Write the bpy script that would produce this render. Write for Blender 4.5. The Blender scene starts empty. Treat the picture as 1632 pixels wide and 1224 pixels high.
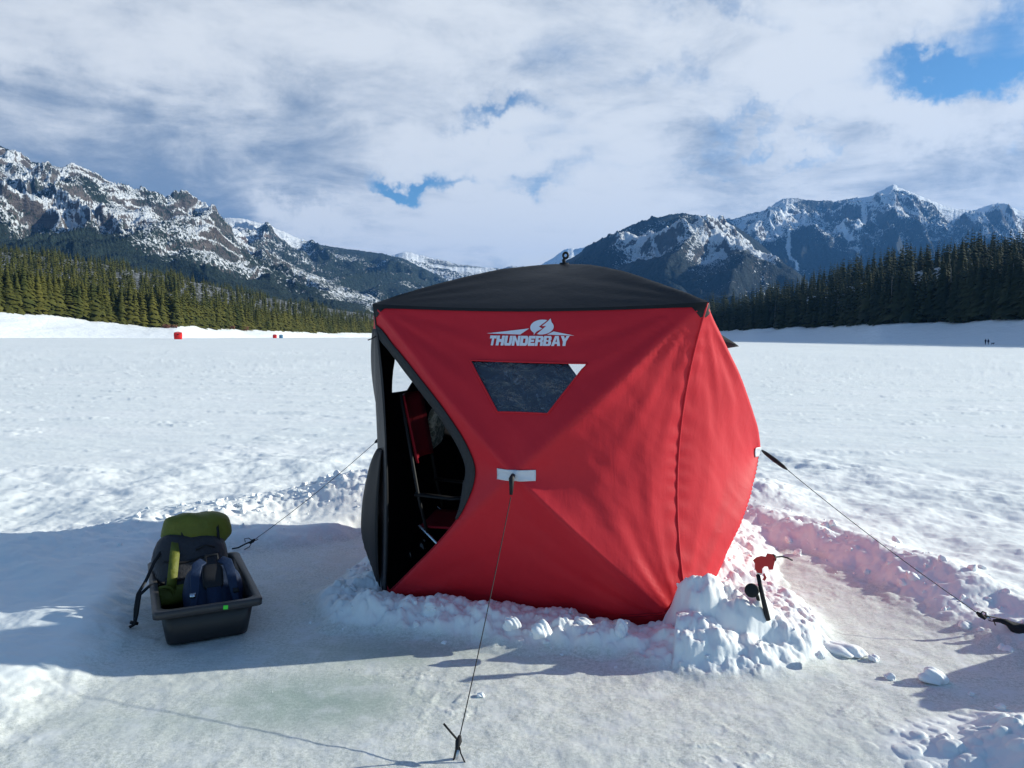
import bpy, bmesh, math, random
import numpy as np
from mathutils import Vector, Matrix, geometry
R_ = math.radians
C = bpy.context.scene.collection
sc = bpy.context.scene

# ------------------------------------------------------------------ camera
CAM_H = 1.55
PITCH = R_(3.576); ROLL = R_(.356); FPX = 1200.0
cF = np.array([0, math.cos(PITCH), -math.sin(PITCH)])
_R0 = np.array([1., 0, 0]); _U0 = np.array([0, math.sin(PITCH), math.cos(PITCH)])
cR = _R0*math.cos(ROLL)+_U0*math.sin(ROLL)
cU = -_R0*math.sin(ROLL)+_U0*math.cos(ROLL)
cC = np.array([0, 0, CAM_H])
cam = bpy.data.objects.new('camera', bpy.data.cameras.new('camera'))
C.objects.link(cam); sc.camera = cam
cam.data.sensor_width = 36; cam.data.lens = 36*FPX/1632
cam.data.clip_start = .05; cam.data.clip_end = 60000
M = Matrix.Identity(4)
for i in range(3):
    M[i][0] = cR[i]; M[i][1] = cU[i]; M[i][2] = -cF[i]; M[i][3] = cC[i]
cam.matrix_world = M

def ray(px, py):
    return cF+cR*(px-816)/FPX+cU*(612-py)/FPX
def gp(px, py, z=0.0):            # world point of height z that the photo shows there
    d = ray(px, py); t = (z-cC[2])/d[2]; return cC+d*t
def at(px, py, Y):                # world point at depth Y
    d = ray(px, py); return cC+d*(Y/d[1])

# ------------------------------------------------------------------ light
SUN_AZ = 11.0; SUN_EL = 18.8       # azimuth measured from +X towards +Y
sv = np.array([math.cos(R_(SUN_AZ))*math.cos(R_(SUN_EL)), math.sin(R_(SUN_AZ))*math.cos(R_(SUN_EL)), math.sin(R_(SUN_EL))])
sl = bpy.data.lights.new('sun', 'SUN'); sl.energy = 5.0; sl.angle = R_(.55); sl.color = (1, .985, .865)
so = bpy.data.objects.new('sun', sl); C.objects.link(so)
so.rotation_euler = Vector(sv).to_track_quat('Z', 'Y').to_euler()
sc.view_settings.view_transform = 'Standard'; sc.view_settings.look = 'None'
sc.view_settings.gamma = 1; sc.view_settings.exposure = 0.52
sc.cycles.max_bounces = 8; sc.cycles.transparent_max_bounces = 12
sc.cycles.volume_bounces = 0; sc.cycles.caustics_reflective = False; sc.cycles.caustics_refractive = False

# ------------------------------------------------------------------ node helpers
class NT:
    def __init__(s, tree): s.t = tree; s.n = tree.nodes; s.l = tree.links
    def new(s, kind, **kw):
        nd = s.n.new(kind)
        for k, v in kw.items(): setattr(nd, k, v)
        return nd
    def put(s, nd, key, v):
        sock = nd.inputs[key]
        if isinstance(v, bpy.types.NodeSocket): s.l.new(v, sock)
        elif isinstance(v, (tuple, list)) and sock.type == 'RGBA' and len(v) == 3: sock.default_value = (*v, 1)
        elif isinstance(v, (int, float)) and sock.type == 'RGBA': sock.default_value = (v, v, v, 1)
        else: sock.default_value = v
    def m(s, op, a, b=0.0, c=0.0, clamp=False):
        nd = s.new('ShaderNodeMath', operation=op, use_clamp=clamp)
        s.put(nd, 0, a); s.put(nd, 1, b)
        if op in ('MULTIPLY_ADD', 'SMOOTH_MIN', 'SMOOTH_MAX'): s.put(nd, 2, c)
        return nd.outputs[0]
    def vm(s, op, a, b=(0, 0, 0)):
        nd = s.new('ShaderNodeVectorMath', operation=op)
        s.put(nd, 0, a)
        if op == 'SCALE': s.put(nd, 3, b)
        else: s.put(nd, 1, b)
        return nd.outputs['Value'] if op in ('DOT_PRODUCT', 'LENGTH') else nd.outputs[0]
    def noise(s, vec, scale, detail=4, rough=.55, dist=0, col=False):
        nd = s.new('ShaderNodeTexNoise'); s.put(nd, 'Vector', vec); s.put(nd, 'Scale', scale)
        s.put(nd, 'Detail', detail); s.put(nd, 'Roughness', rough); s.put(nd, 'Distortion', dist)
        return nd.outputs['Color' if col else 'Fac']
    def ramp(s, fac, a, b, lo=0.0, hi=1.0):
        nd = s.new('ShaderNodeMapRange', interpolation_type='SMOOTHSTEP')
        s.put(nd, 0, fac); s.put(nd, 1, a); s.put(nd, 2, b); s.put(nd, 3, lo); s.put(nd, 4, hi)
        return nd.outputs[0]
    def mix(s, f, a, b):
        nd = s.new('ShaderNodeMix', data_type='RGBA')
        s.put(nd, 0, f); s.put(nd, 6, a); s.put(nd, 7, b); return nd.outputs[2]
    def scalev(s, vec, sx, sy, sz):
        nd = s.new('ShaderNodeMapping'); s.put(nd, 'Vector', vec); s.put(nd, 'Scale', (sx, sy, sz)); return nd.outputs[0]

# ------------------------------------------------------------------ sky with clouds (world)
w = bpy.data.worlds.new('World'); sc.world = w; w.use_nodes = True
T = NT(w.node_tree); T.n.clear()
sky = T.new('ShaderNodeTexSky', sky_type='NISHITA'); sky.sun_disc = False
sky.sun_elevation = R_(SUN_EL); sky.sun_rotation = R_(90-SUN_AZ); sky.altitude = 2000; sky.air_density = 1.0; sky.dust_density = .6; sky.ozone_density = 1.6
skyc = sky.outputs[0]
vec = T.new('ShaderNodeTexCoord').outputs['Generated']
sep = T.new('ShaderNodeSeparateXYZ'); T.put(sep, 0, vec)
zz = T.m('ADD', T.m('MAXIMUM', sep.outputs[2], 0.0), .16)
pl = T.new('ShaderNodeCombineXYZ'); T.put(pl, 0, T.m('DIVIDE', sep.outputs[0], zz)); T.put(pl, 1, T.m('DIVIDE', sep.outputs[1], zz)); T.put(pl, 2, T.m('MULTIPLY', sep.outputs[2], 1.2))
pl = pl.outputs[0]
wob = T.vm('SUBTRACT', T.noise(vec, 9.0, 6, .62, col=True), (.5, .5, .5))
vecw = T.vm('NORMALIZE', T.vm('ADD', vec, T.vm('SCALE', wob, .22)))
def blob(px, py, rx, ry, amp, v=vecw):          # soft elliptical patch of sky about one direction
    d = ray(px, py); d = d/np.linalg.norm(d)
    side = np.array([d[1], -d[0], 0]); side /= np.linalg.norm(side); up = np.cross(side, d)
    a = T.m('DIVIDE', T.vm('DOT_PRODUCT', v, tuple(side)), rx/FPX)
    b = T.m('DIVIDE', T.vm('DOT_PRODUCT', v, tuple(up)), ry/FPX)
    f = T.m('GREATER_THAN', T.vm('DOT_PRODUCT', v, tuple(d)), 0.0)
    r = T.m('ADD', T.m('MULTIPLY', a, a), T.m('MULTIPLY', b, b))
    return T.m('MULTIPLY', T.m('MULTIPLY', T.m('EXPONENT', T.m('MULTIPLY', r, -1.0)), f), amp)
def total(base, items, v=vecw):
    for it in items: base = T.m('ADD', base, blob(*it, v=v))
    return base
n1 = T.noise(pl, 1.15, 9, .58, .35)
n2 = T.noise(pl, 3.6, 8, .62, .5)
cov = T.m('ADD', T.m('MULTIPLY', n1, 1.5), T.m('MULTIPLY', n2, .8))          # about 1.15 mean
cov = total(T.m('ADD', cov, -.70), [(1455, 95, 40, 14, -.4), (1240, 205, 60, 10, -.3), 
    (1520, 112, 100, 26, -.95), (1640, 60, 60, 50, -.30), (670, 292, 75, 18, -1.3), (790, 165, 70, 18, -.75), (850, 55, 60, 40, -.2),
    (1590, 20, 120, 30, -.5), (1060, 140, 60, 22, -.4), (870, 288, 70, 22, -.55), (1150, 10, 110, 20, -.3), (1150, 215, 90, 18, -.2), (1310, 250, 120, 14, -.25), (1215, 255, 120, 12, -.35),
    (1640, 215, 60, 18, -.5), (500, 100, 420, 200, .55), (200, 330, 260, 80, .5), (980, 370, 300, 60, .45), (1400, 230, 230, 55, .55), (1180, 110, 130, 70, .35), (1450, 30, 120, 30, .35), (480, 365, 60, 28, .8)])
front = T.ramp(sep.outputs[1], -.05, .45)                                     # the cloud deck lies ahead; clear sky overhead and behind
front = T.m('MULTIPLY', front, T.ramp(sep.outputs[2], .72, .52))
cl = T.m('MULTIPLY', T.ramp(cov, -.26, .70), T.m('ADD', T.m('MULTIPLY', front, .86), .12))
shade = T.m('ADD', T.m('ADD', T.m('MULTIPLY', T.noise(pl, 2.1, 8, .64, .6), 1.15), T.m('MULTIPLY', n2, .75)), T.m('MULTIPLY', T.noise(T.scalev(pl, 1, 2.2, 1), 5.5, 8, .66, 1.2), .20))
shade = total(T.m('ADD', shade, -.42), [(250, 60, 260, 60, .12), (600, 60, 200, 60, .1), (820, 400, 300, 40, .15), 
    (120, 250, 330, 90, -.34), (300, 330, 200, 60, -.22), (560, 130, 240, 70, -.10), (850, 250, 200, 60, .22), (680, 240, 90, 50, .22),
    (480, 365, 55, 32, .55), (960, 360, 260, 50, .22), (1450, 190, 120, 50, .4), (1500, 260, 170, 40, -.22), (1250, 100, 100, 60, .2),
    (1150, 240, 150, 30, -.15), (60, 60, 200, 60, .10), (730, 30, 150, 40, .1)])
cc = T.mix(T.ramp(shade, .04, .88), (1.55, 2.15, 3.05), (5.6, 5.95, 6.3))
skyb = T.mix(1.0, skyc, skyc)
gain = T.new('ShaderNodeMix', data_type='RGBA', blend_type='MULTIPLY'); T.put(gain, 0, 1.0); T.put(gain, 6, skyc); T.put(gain, 7, (.52, .82, .98))
final = T.mix(cl, gain.outputs[2], cc)
bg = T.new('ShaderNodeBackground'); T.put(bg, 0, final); T.put(bg, 1, .1)
T.l.new(bg.outputs[0], T.new('ShaderNodeOutputWorld').inputs[0])

# ------------------------------------------------------------------ materials
def mat(name, build):
    m = bpy.data.materials.new(name); m.use_nodes = True
    t = NT(m.node_tree); t.n.clear()
    out = t.new('ShaderNodeOutputMaterial')
    sh = build(t)
    t.l.new(sh, out.inputs[0]); return m
def pbsdf(t, col, rough=.6, spec=.3, metal=0, normal=None, **kw):
    b = t.new('ShaderNodeBsdfPrincipled'); t.put(b, 'Base Color', col); t.put(b, 'Roughness', rough)
    t.put(b, 'Specular IOR Level', spec); t.put(b, 'Metallic', metal)
    if normal is not None: t.put(b, 'Normal', normal)
    for k, v in kw.items(): t.put(b, k, v)
    return b.outputs[0]
def bump(t, h, strength=.3, dist=.01, prev=None):
    b = t.new('ShaderNodeBump'); t.put(b, 'Height', h); t.put(b, 'Strength', strength); t.put(b, 'Distance', dist)
    if prev is not None: t.put(b, 'Normal', prev)
    return b.outputs[0]
def gen(t): return t.new('ShaderNodeTexCoord').outputs['Object']
def pos(t): return t.new('ShaderNodeNewGeometry').outputs['Position']
def simple(name, col, rough=.6, spec=.3, var=.15, scale=30, bs=.15, bd=.003, metal=0, **kw):
    def b(t):
        p = gen(t); n = t.noise(p, scale, 5)
        c = t.mix(n, tuple(x*(1-var) for x in col), tuple(min(1, x*(1+var)) for x in col))
        return pbsdf(t, c, rough, spec, metal, bump(t, t.noise(p, scale*3, 4), bs, bd), **kw)
    return mat(name, b)

def ground_mat(t):
    p = pos(t)
    at1 = t.new('ShaderNodeAttribute', attribute_name='ice').outputs['Fac']
    at2 = t.new('ShaderNodeAttribute', attribute_name='clear').outputs['Fac']
    big = t.noise(p, 1.1, 6, .6); mid = t.noise(p, 7, 6, .65); fine = t.noise(p, 60, 5, .7); grain = t.noise(p, 190, 3, .7)
    snow = t.mix(t.ramp(t.noise(t.scalev(p, .25, .8, 1), .9, 5, .6), .35, .7), (.84, .87, .855), (.90, .912, .895))
    frost = t.mix(t.ramp(t.m('ADD', t.m('MULTIPLY', fine, .6), t.m('MULTIPLY', grain, .5)), .42, .68), (.50, .53, .485), (.80, .815, .775))
    frost = t.mix(t.ramp(mid, .45, .72), frost, (.72, .745, .74))
    scr = t.noise(t.scalev(p, 1.2, 9, 1), 6, 6, .7, .6); frost = t.mix(t.ramp(big, .5, .75), frost, (.64, .67, .625)); frost = t.mix(t.m('MULTIPLY', t.ramp(scr, .52, .72), .5), frost, (.81, .825, .79))
    clear = t.mix(t.ramp(fine, .35, .8), (.33, .415, .36), (.46, .54, .475))
    icec = t.mix(t.m('MULTIPLY', at2, t.ramp(mid, .85, .4)), frost, clear)
    col = t.mix(at1, snow, icec)
    h = t.m('ADD', t.m('MULTIPLY', fine, .5), t.m('MULTIPLY', grain, .5))
    nb = bump(t, h, .42, .005)
    stre = t.noise(t.scalev(p, .8, 3.2, 1), 1.8, 7, .68)
    far = t.ramp(t.vm('LENGTH', p), 6.0, 30.0)
    nb = bump(t, t.m('MULTIPLY', stre, far), .32, .08, nb)
    rough = t.m('SUBTRACT', .75, t.m('MULTIPLY', t.m('MULTIPLY', at1, at2), .42))
    return pbsdf(t, col, rough, .35, 0, nb)
MT = {}
MT['ground'] = mat('snow_and_ice', ground_mat)
def snow_m(t):
    p = pos(t); n = t.noise(p, 9, 5)
    return pbsdf(t, t.mix(n, (.84, .87, .875), (.90, .915, .915)), .7, .3, 0, bump(t, t.m('ADD', t.noise(p, 70, 5, .7), t.noise(p, 18, 4)), .5, .006))
MT['snow'] = mat('packed_snow', snow_m)

def fabric(name, col, inner=(.006, .006, .008), rough=.55):
    def b(t):
        p = gen(t)
        crinkle = t.noise(p, 9, 5, .6, 1.2)
        long = t.noise(t.scalev(p, 1, 1, .22), 16, 4, .55, .8)
        bp = bump(t, long, .12, .012); bp = bump(t, crinkle, .14, .010, bp); bp = bump(t, t.noise(p, 900, 2), .2, .0006, bp)
        c = t.mix(t.noise(p, 4, 4), tuple(x*.92 for x in col), tuple(x*1.06 for x in col))
        outer = pbsdf(t, c, rough, .25, 0, bp)
        inn = pbsdf(t, inner, .8, .1)
        mx = t.new('ShaderNodeMixShader'); t.put(mx, 0, t.new('ShaderNodeNewGeometry').outputs['Backfacing'])
        t.l.new(outer, mx.inputs[1]); t.l.new(inn, mx.inputs[2]); return mx.outputs[0]
    return mat(name, b)
MT['red'] = fabric('red_tent_fabric', (.57, .018, .030))
MT['roof'] = fabric('black_roof_fabric', (.011, .0115, .013), rough=.55)
MT['flap'] = simple('black_lining', (.02, .022, .028), .55, .35, .2, 12, .3, .01)
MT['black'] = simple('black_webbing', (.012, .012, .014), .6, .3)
MT['trim'] = simple('charcoal_binding', (.035, .037, .04), .75, .2, .2, 60)
MT['white'] = simple('white_print', (.72, .74, .80), .5, .3, .03)
MT['reflect'] = simple('reflective_patch', (.62, .64, .68), .35, .5, .08, 40)
MT['darkred'] = simple('red_canvas', (.30, .010, .022), .7, .2, .2, 20, .3)
MT['steel'] = simple('steel', (.62, .63, .65), .25, .5, .1, 50, metal=1)
MT['rope'] = simple('dark_cord', (.022, .022, .024), .7, .2)
MT['plastic'] = simple('black_plastic', (.016, .016, .018), .42, .4, .25, 9, .25, .006)
MT['rim'] = simple('worn_black_plastic', (.045, .042, .042), .45, .4, .3, 25, .2, .003)
MT['lime'] = simple('lime_label', (.08, .75, .06), .5, .3, .02)
MT['green'] = simple('olive_nylon', (.135, .145, .018), .6, .3, .22, 14, .5, .012)
MT['grey'] = simple('grey_nylon', (.034, .034, .040), .6, .3, .25, 14, .5, .012)
MT['navy'] = simple('navy_nylon', (.011, .024, .060), .6, .3, .25, 16, .4, .01)
MT['auger_red'] = simple('red_metal_paint', (.55, .018, .015), .35, .5, .1, 30)
def beige(t):
    p = gen(t); n = t.noise(p, 24, 5, .6, 1.0)
    return pbsdf(t, t.mix(t.ramp(n, .4, .62), (.30, .30, .24), (.85, .83, .74)), .9, .1, 0, bump(t, n, .6, .02))
MT['beige'] = mat('sun_patch_beige', beige)  # pale mottled colour standing in for sunlight through the side window
def vinyl(t):
    p = gen(t); n = t.noise(p, 11, 5, .6, 2.0)
    g = t.new('ShaderNodeBsdfGlossy'); t.put(g, 'Roughness', .08); t.put(g, 'Color', (.9, .93, 1)); t.put(g, 'Normal', bump(t, n, .6, .03))
    tr = t.new('ShaderNodeBsdfTransparent'); t.put(tr, 'Color', (.93, .95, .97))
    mx = t.new('ShaderNodeMixShader'); t.put(mx, 0, .065)
    t.l.new(tr.outputs[0], mx.inputs[1]); t.l.new(g.outputs[0], mx.inputs[2]); return mx.outputs[0]
MT['vinyl'] = mat('clear_vinyl', vinyl)
def cover(t):
    p = gen(t); n = t.noise(p, 7, 6, .62, 1.6)
    blotch = t.ramp(t.noise(p, 22, 6, .7, 1.4), .56, .78)  # pale blotches mixed over the near-black base colour
    return pbsdf(t, t.mix(blotch, (.004, .007, .016), (.17, .20, .25)), t.ramp(n, .3, .7, .12, .35), .6, 0, bump(t, n, .7, .03))
MT['cover'] = mat('black_window_cover', cover)

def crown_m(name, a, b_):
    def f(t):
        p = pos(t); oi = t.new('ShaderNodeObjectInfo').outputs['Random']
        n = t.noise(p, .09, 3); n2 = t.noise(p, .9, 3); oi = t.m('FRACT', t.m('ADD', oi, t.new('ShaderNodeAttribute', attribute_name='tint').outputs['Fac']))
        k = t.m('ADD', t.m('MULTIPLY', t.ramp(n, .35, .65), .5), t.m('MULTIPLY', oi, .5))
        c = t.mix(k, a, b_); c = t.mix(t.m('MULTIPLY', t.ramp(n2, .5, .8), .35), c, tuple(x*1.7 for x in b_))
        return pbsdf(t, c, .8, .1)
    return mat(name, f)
MT['crown_l'] = crown_m('sunlit_conifer_needles', (.036, .048, .014), (.115, .108, .024))  # sunlit copy of the needles, warm light put into the colour
MT['crown_r'] = crown_m('dark_conifer_needles', (.022, .032, .018), (.050, .055, .024))  # backlit copy of the needles, shade put into the darker colour
MT['bark'] = simple('conifer_bark', (.09, .065, .05), .9, .1, .3, 2)
MT['deadwood'] = simple('bare_grey_wood', (.22, .20, .19), .9, .1, .3, 2)
MT['shrub'] = simple('red_willow_twigs', (.24, .11, .075), .9, .1, .3, 1.5)

def mountain_m(name, snowamt, treeamt, rock=(.15, .115, .10), snowc=(.80, .83, .87), s=1.0, treec=(.022, .034, .026), streak=0.0):
    def f(t):
        p = pos(t); g = t.new('ShaderNodeNewGeometry')
        sp = t.new('ShaderNodeSeparateXYZ'); t.put(sp, 0, g.outputs['Normal']); nz = sp.outputs[2]
        pz = t.new('ShaderNodeSeparateXYZ'); t.put(pz, 0, p); z = pz.outputs[2]
        a1 = t.noise(p, .0042/s, 6, .6, .6); a2 = t.noise(p, .018/s, 6, .7, .8); a3 = t.noise(p, .07/s, 5, .75)
        strat = t.noise(t.scalev(p, .3, .3, 1.9), .022/s, 5, .7, .5)
        # snow lies where it is flatter, rock where steep
        sn = t.m('ADD', t.m('MULTIPLY', t.m('SUBTRACT', nz, .74), 2.9), t.m('MULTIPLY', t.m('SUBTRACT', a2, .5), 1.9))
        sn = t.m('ADD', sn, t.m('MULTIPLY', t.m('SUBTRACT', a3, .5), 2.1)); sn = t.m('ADD', sn, t.m('MULTIPLY', t.m('SUBTRACT', strat, .5), 1.3))
        sn = t.m('ADD', sn, t.m('MULTIPLY', t.m('SUBTRACT', t.noise(t.scalev(p, 1, .35, .22), .035/s, 5, .7, .4), .5), streak)); sn = t.ramp(t.m('ADD', sn, snowamt), -.10, .16)
        rc = t.mix(t.ramp(strat, .35, .65), tuple(x*.6 for x in rock), tuple(x*1.35 for x in rock))
        rc = t.mix(t.ramp(a1, .45, .62), rc, (.085, .085, .09))
        base = t.mix(sn, rc, snowc)
        tr = t.m('ADD', t.m('MULTIPLY', t.m('SUBTRACT', a1, .5), 3.2), t.m('MULTIPLY', t.m('SUBTRACT', a2, .5), 1.6))
        at1 = t.new('ShaderNodeAttribute', attribute_name='wood').outputs['Fac']
        tr = t.m('ADD', t.m('ADD', tr, t.m('MULTIPLY', t.m('SUBTRACT', at1, .5), 3.0)), treeamt)
        speck = t.noise(t.scalev(p, 1, 1, .55), .16/s, 3, .7)
        tr = t.ramp(t.m('ADD', tr, t.m('MULTIPLY', t.m('SUBTRACT', speck, .5), 3.4)), -.12, .12)
        tc = t.mix(t.ramp(speck, .4, .7), tuple(x*.7 for x in treec), tuple(x*1.7 for x in treec))
        col = t.mix(tr, base, tc)
        gly = t.new('ShaderNodeAttribute', attribute_name='gully').outputs['Fac']
        gl = t.ramp(t.m('ADD', gly, t.m('ADD', t.m('MULTIPLY', t.m('SUBTRACT', a3, .5), 2.2), t.m('MULTIPLY', t.m('SUBTRACT', a2, .5), 1.2))), .40, .75)
        col = t.mix(gl, col, snowc)
        hb = t.m('ADD', t.m('MULTIPLY', a2, 30.0), t.m('MULTIPLY', a3, 12.0))
        return pbsdf(t, col, .85, .1, 0, bump(t, hb, .9, 1.3))
    return mat(name, f)

def hill_m(t):
    p = pos(t); n = t.noise(p, .05, 5)
    a = t.new('ShaderNodeAttribute', attribute_name='wood').outputs['Fac']
    c = t.mix(t.m('MULTIPLY', a, t.ramp(t.noise(p, .25, 4), .25, .5)), (.82, .85, .88), (.035, .035, .028))
    st = t.ramp(t.noise(t.scalev(p, 1, 1, 6), .35, 6, .75), .66, .72)
    c = t.mix(t.m('MULTIPLY', st, .55), c, (.18, .14, .12))
    return pbsdf(t, c, .8, .2, 0, bump(t, t.noise(t.scalev(p, .3, .3, 1), .6, 6, .65), .6, 1.0))
MT['hill'] = mat('snowy_bank', hill_m)

# ------------------------------------------------------------------ object helpers
def tag(o, label=None, cat=None, group=None, kind=None):
    if label: o['label'] = label
    if cat: o['category'] = cat
    if group: o['group'] = group
    if kind: o['kind'] = kind
    return o
def link(name, me, m=None, parent=None):
    o = bpy.data.objects.new(name, me); C.objects.link(o)
    if m is not None: me.materials.append(m)
    if parent is not None: o.parent = parent
    return o
def empty(name, loc=(0, 0, 0), rz=0):
    o = bpy.data.objects.new(name, None); C.objects.link(o); o.location = loc; o.rotation_euler = (0, 0, rz); o.empty_display_size = .1
    return o
def mesh_np(name, V, Fq, smooth=True):
    V = np.ascontiguousarray(V, dtype=np.float32); Fq = np.ascontiguousarray(Fq, dtype=np.int32)
    me = bpy.data.meshes.new(name); k = Fq.shape[1]
    me.vertices.add(len(V)); me.vertices.foreach_set('co', V.ravel())
    me.loops.add(Fq.size); me.loops.foreach_set('vertex_index', Fq.ravel())
    me.polygons.add(len(Fq)); me.polygons.foreach_set('loop_start', np.arange(0, Fq.size, k, dtype=np.int32))
    me.update(calc_edges=True); me.validate()
    if smooth: me.polygons.foreach_set('use_smooth', np.ones(len(me.polygons), dtype=bool))
    return me
def mesh_py(name, V, Fs, smooth=True):
    me = bpy.data.meshes.new(name); me.from_pydata([tuple(map(float, v)) for v in V], [], Fs); me.update()
    if smooth:
        for p in me.polygons: p.use_smooth = True
    return me
def attr(me, name, arr):
    a = me.attributes.new(name, 'FLOAT', 'POINT'); a.data.foreach_set('value', np.ascontiguousarray(arr, dtype=np.float32))
class MB:
    def __init__(s): s.V = []; s.F = []
    def add(s, V, Fs):
        n = len(s.V); s.V += [tuple(map(float, v)) for v in V]; s.F += [tuple(i+n for i in f) for f in Fs]; return s
    def tube(s, pts, r, n=8, cap=True):
        pts = [Vector(tuple(map(float, p))) for p in pts]; rs = r if isinstance(r, (list, tuple)) else [r]*len(pts)
        V = []; Fs = []; up = None
        for i, p in enumerate(pts):
            d = (pts[min(i+1, len(pts)-1)]-pts[max(i-1, 0)]).normalized()
            if up is None:
                up = d.orthogonal().normalized()
            up = (up-d*up.dot(d)).normalized(); sd = d.cross(up)
            for k in range(n):
                a = 2*math.pi*k/n; V.append(p+(up*math.cos(a)+sd*math.sin(a))*rs[i])
        for i in range(len(pts)-1):
            for k in range(n): Fs.append((i*n+k, i*n+(k+1) % n, (i+1)*n+(k+1) % n, (i+1)*n+k))
        if cap: Fs.append(tuple(range(n-1, -1, -1))); Fs.append(tuple((len(pts)-1)*n+k for k in range(n)))
        return s.add(V, Fs)
    def box(s, c, h, rot=None):
        m = rot if rot is not None else Matrix.Identity(3); V = []
        for z in (-1, 1):
            for x, y in ((-1, -1), (1, -1), (1, 1), (-1, 1)): V.append(Vector(c)+m@Vector((x*h[0], y*h[1], z*h[2])))
        return s.add(V, [(3, 2, 1, 0), (4, 5, 6, 7), (0, 1, 5, 4), (1, 2, 6, 5), (2, 3, 7, 6), (3, 0, 4, 7)])
    def ribbon(s, pts, nrm, wid, th=.004):
        V = []; Fs = []; pts = [Vector(tuple(map(float, p))) for p in pts]
        for i, p in enumerate(pts):
            d = (pts[min(i+1, len(pts)-1)]-pts[max(i-1, 0)]).normalized()
            nn = Vector(tuple(map(float, nrm[i] if isinstance(nrm, list) else nrm))); sd = d.cross(nn).normalized(); n2 = sd.cross(d).normalized()
            wd = wid[i] if isinstance(wid, (list, tuple)) else wid
            for a, b in ((-1, 0), (1, 0), (1, 1), (-1, 1)): V.append(p+sd*a*wd/2+n2*b*th)
        for i in range(len(pts)-1):
            for k in range(4): Fs.append((i*4+k, i*4+(k+1) % 4, (i+1)*4+(k+1) % 4, (i+1)*4+k))
        n = len(pts)-1; Fs += [(3, 2, 1, 0), (n*4, n*4+1, n*4+2, n*4+3)]
        return s.add(V, Fs)
    def ellipsoid(s, c, size, e=.6, rot=None, nu=28, nv=18, fn=None):
        m = rot if rot is not None else Matrix.Identity(3)
        sg = lambda v, q: math.copysign(abs(v)**q, v); V = []; Fs = []
        for j in range(nv+1):
            ph = -math.pi/2+math.pi*j/nv
            for i in range(nu):
                th = 2*math.pi*i/nu
                q = Vector((sg(math.cos(ph), e)*sg(math.cos(th), e)*size[0], sg(math.cos(ph), e)*sg(math.sin(th), e)*size[1], sg(math.sin(ph), e)*size[2]))
                if fn: q = fn(q)
                V.append(Vector(c)+m@q)
        for j in range(nv):
            for i in range(nu): Fs.append((j*nu+i, j*nu+(i+1) % nu, (j+1)*nu+(i+1) % nu, (j+1)*nu+i))
        return s.add(V, Fs)
    def build(s, name, m, parent=None, smooth=True):
        return link(name, mesh_py(name, s.V, s.F, smooth), m, parent)
def bevel(o, wd=.004, seg=2):
    md = o.modifiers.new('bevel', 'BEVEL'); md.width = wd; md.segments = seg; md.limit_method = 'ANGLE'; return o

# numpy noise
def _h(ix, iy, seed):
    n = (ix.astype(np.int64)*374761393+iy.astype(np.int64)*668265263+seed*1442695041) & 0xffffffff
    n = ((n ^ (n >> 13))*1274126177) & 0xffffffff
    n = ((n ^ (n >> 16))*2246822519) & 0xffffffff
    return ((n ^ (n >> 15)) & 0xffffff)/float(0xffffff)
def vnoise(x, y, seed=0):
    ix = np.floor(x); iy = np.floor(y); fx = x-ix; fy = y-iy
    def g(a, b):
        th = _h(ix+a, iy+b, seed)*2*np.pi; return np.cos(th)*(fx-a)+np.sin(th)*(fy-b)
    u = fx*fx*fx*(fx*(fx*6-15)+10); v = fy*fy*fy*(fy*(fy*6-15)+10)
    a = g(0, 0); b = g(1, 0); c = g(0, 1); d = g(1, 1)
    return (a+(b-a)*u+(c-a)*v+(a-b-c+d)*u*v)*1.5
def fbm(x, y, o=5, seed=0, gain=.5, ridged=False):
    r = np.zeros_like(x); a = 1.0; f = 1.0
    for i in range(o):
        n = vnoise(x*f+i*17.3, y*f-i*9.7, seed+i)
        r += a*((1-2*np.abs(n)) if ridged else n); a *= gain; f *= 2.03
    return r
def clods(x, y, c, seed, dens=.7):           # lumps of thrown snow: the upper envelope of scattered domes
    ix = np.floor(x/c); iy = np.floor(y/c); out = np.zeros_like(x)
    for a in (-1, 0, 1):
        for b in (-1, 0, 1):
            jx = ix+a; jy = iy+b
            px_ = (jx+.15+.7*_h(jx, jy, seed))*c; py_ = (jy+.15+.7*_h(jx, jy, seed+7))*c
            r = (.28+.42*_h(jx, jy, seed+13))*c; on = _h(jx, jy, seed+29) < dens
            ang = _h(jx, jy, seed+41)*6.28; st = .6+.4*_h(jx, jy, seed+43)
            dx = (x-px_); dy = (y-py_); ux = dx*np.cos(ang)+dy*np.sin(ang); uy = (-dx*np.sin(ang)+dy*np.cos(ang))/st
            q = np.clip(1-(np.abs(ux)**2.6+np.abs(uy)**2.6)/r**2.6, 0, 1)
            tilt = 1+.5*(ux*(_h(jx, jy, seed+47)-.5)+uy*(_h(jx, jy, seed+53)-.5))/r
            out = np.maximum(out, np.where(on, r*np.power(q, .45)*tilt, 0))
    return out
def sstep(a, b, v):
    t = np.clip((v-a)/(b-a), 0, 1); return t*t*(3-2*t)
def seg_dist(x, y, P):
    best = np.full_like(x, 1e9); par = np.zeros_like(x); n = len(P)-1
    for i in range(n):
        ax, ay = P[i]; bx, by = P[i+1]; dx, dy = bx-ax, by-ay
        t = np.clip(((x-ax)*dx+(y-ay)*dy)/(dx*dx+dy*dy), 0, 1); d = np.hypot(x-ax-t*dx, y-ay-t*dy)
        par = np.where(d < best, (i+t)/n, par); best = np.minimum(best, d)
    return best, par
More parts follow.
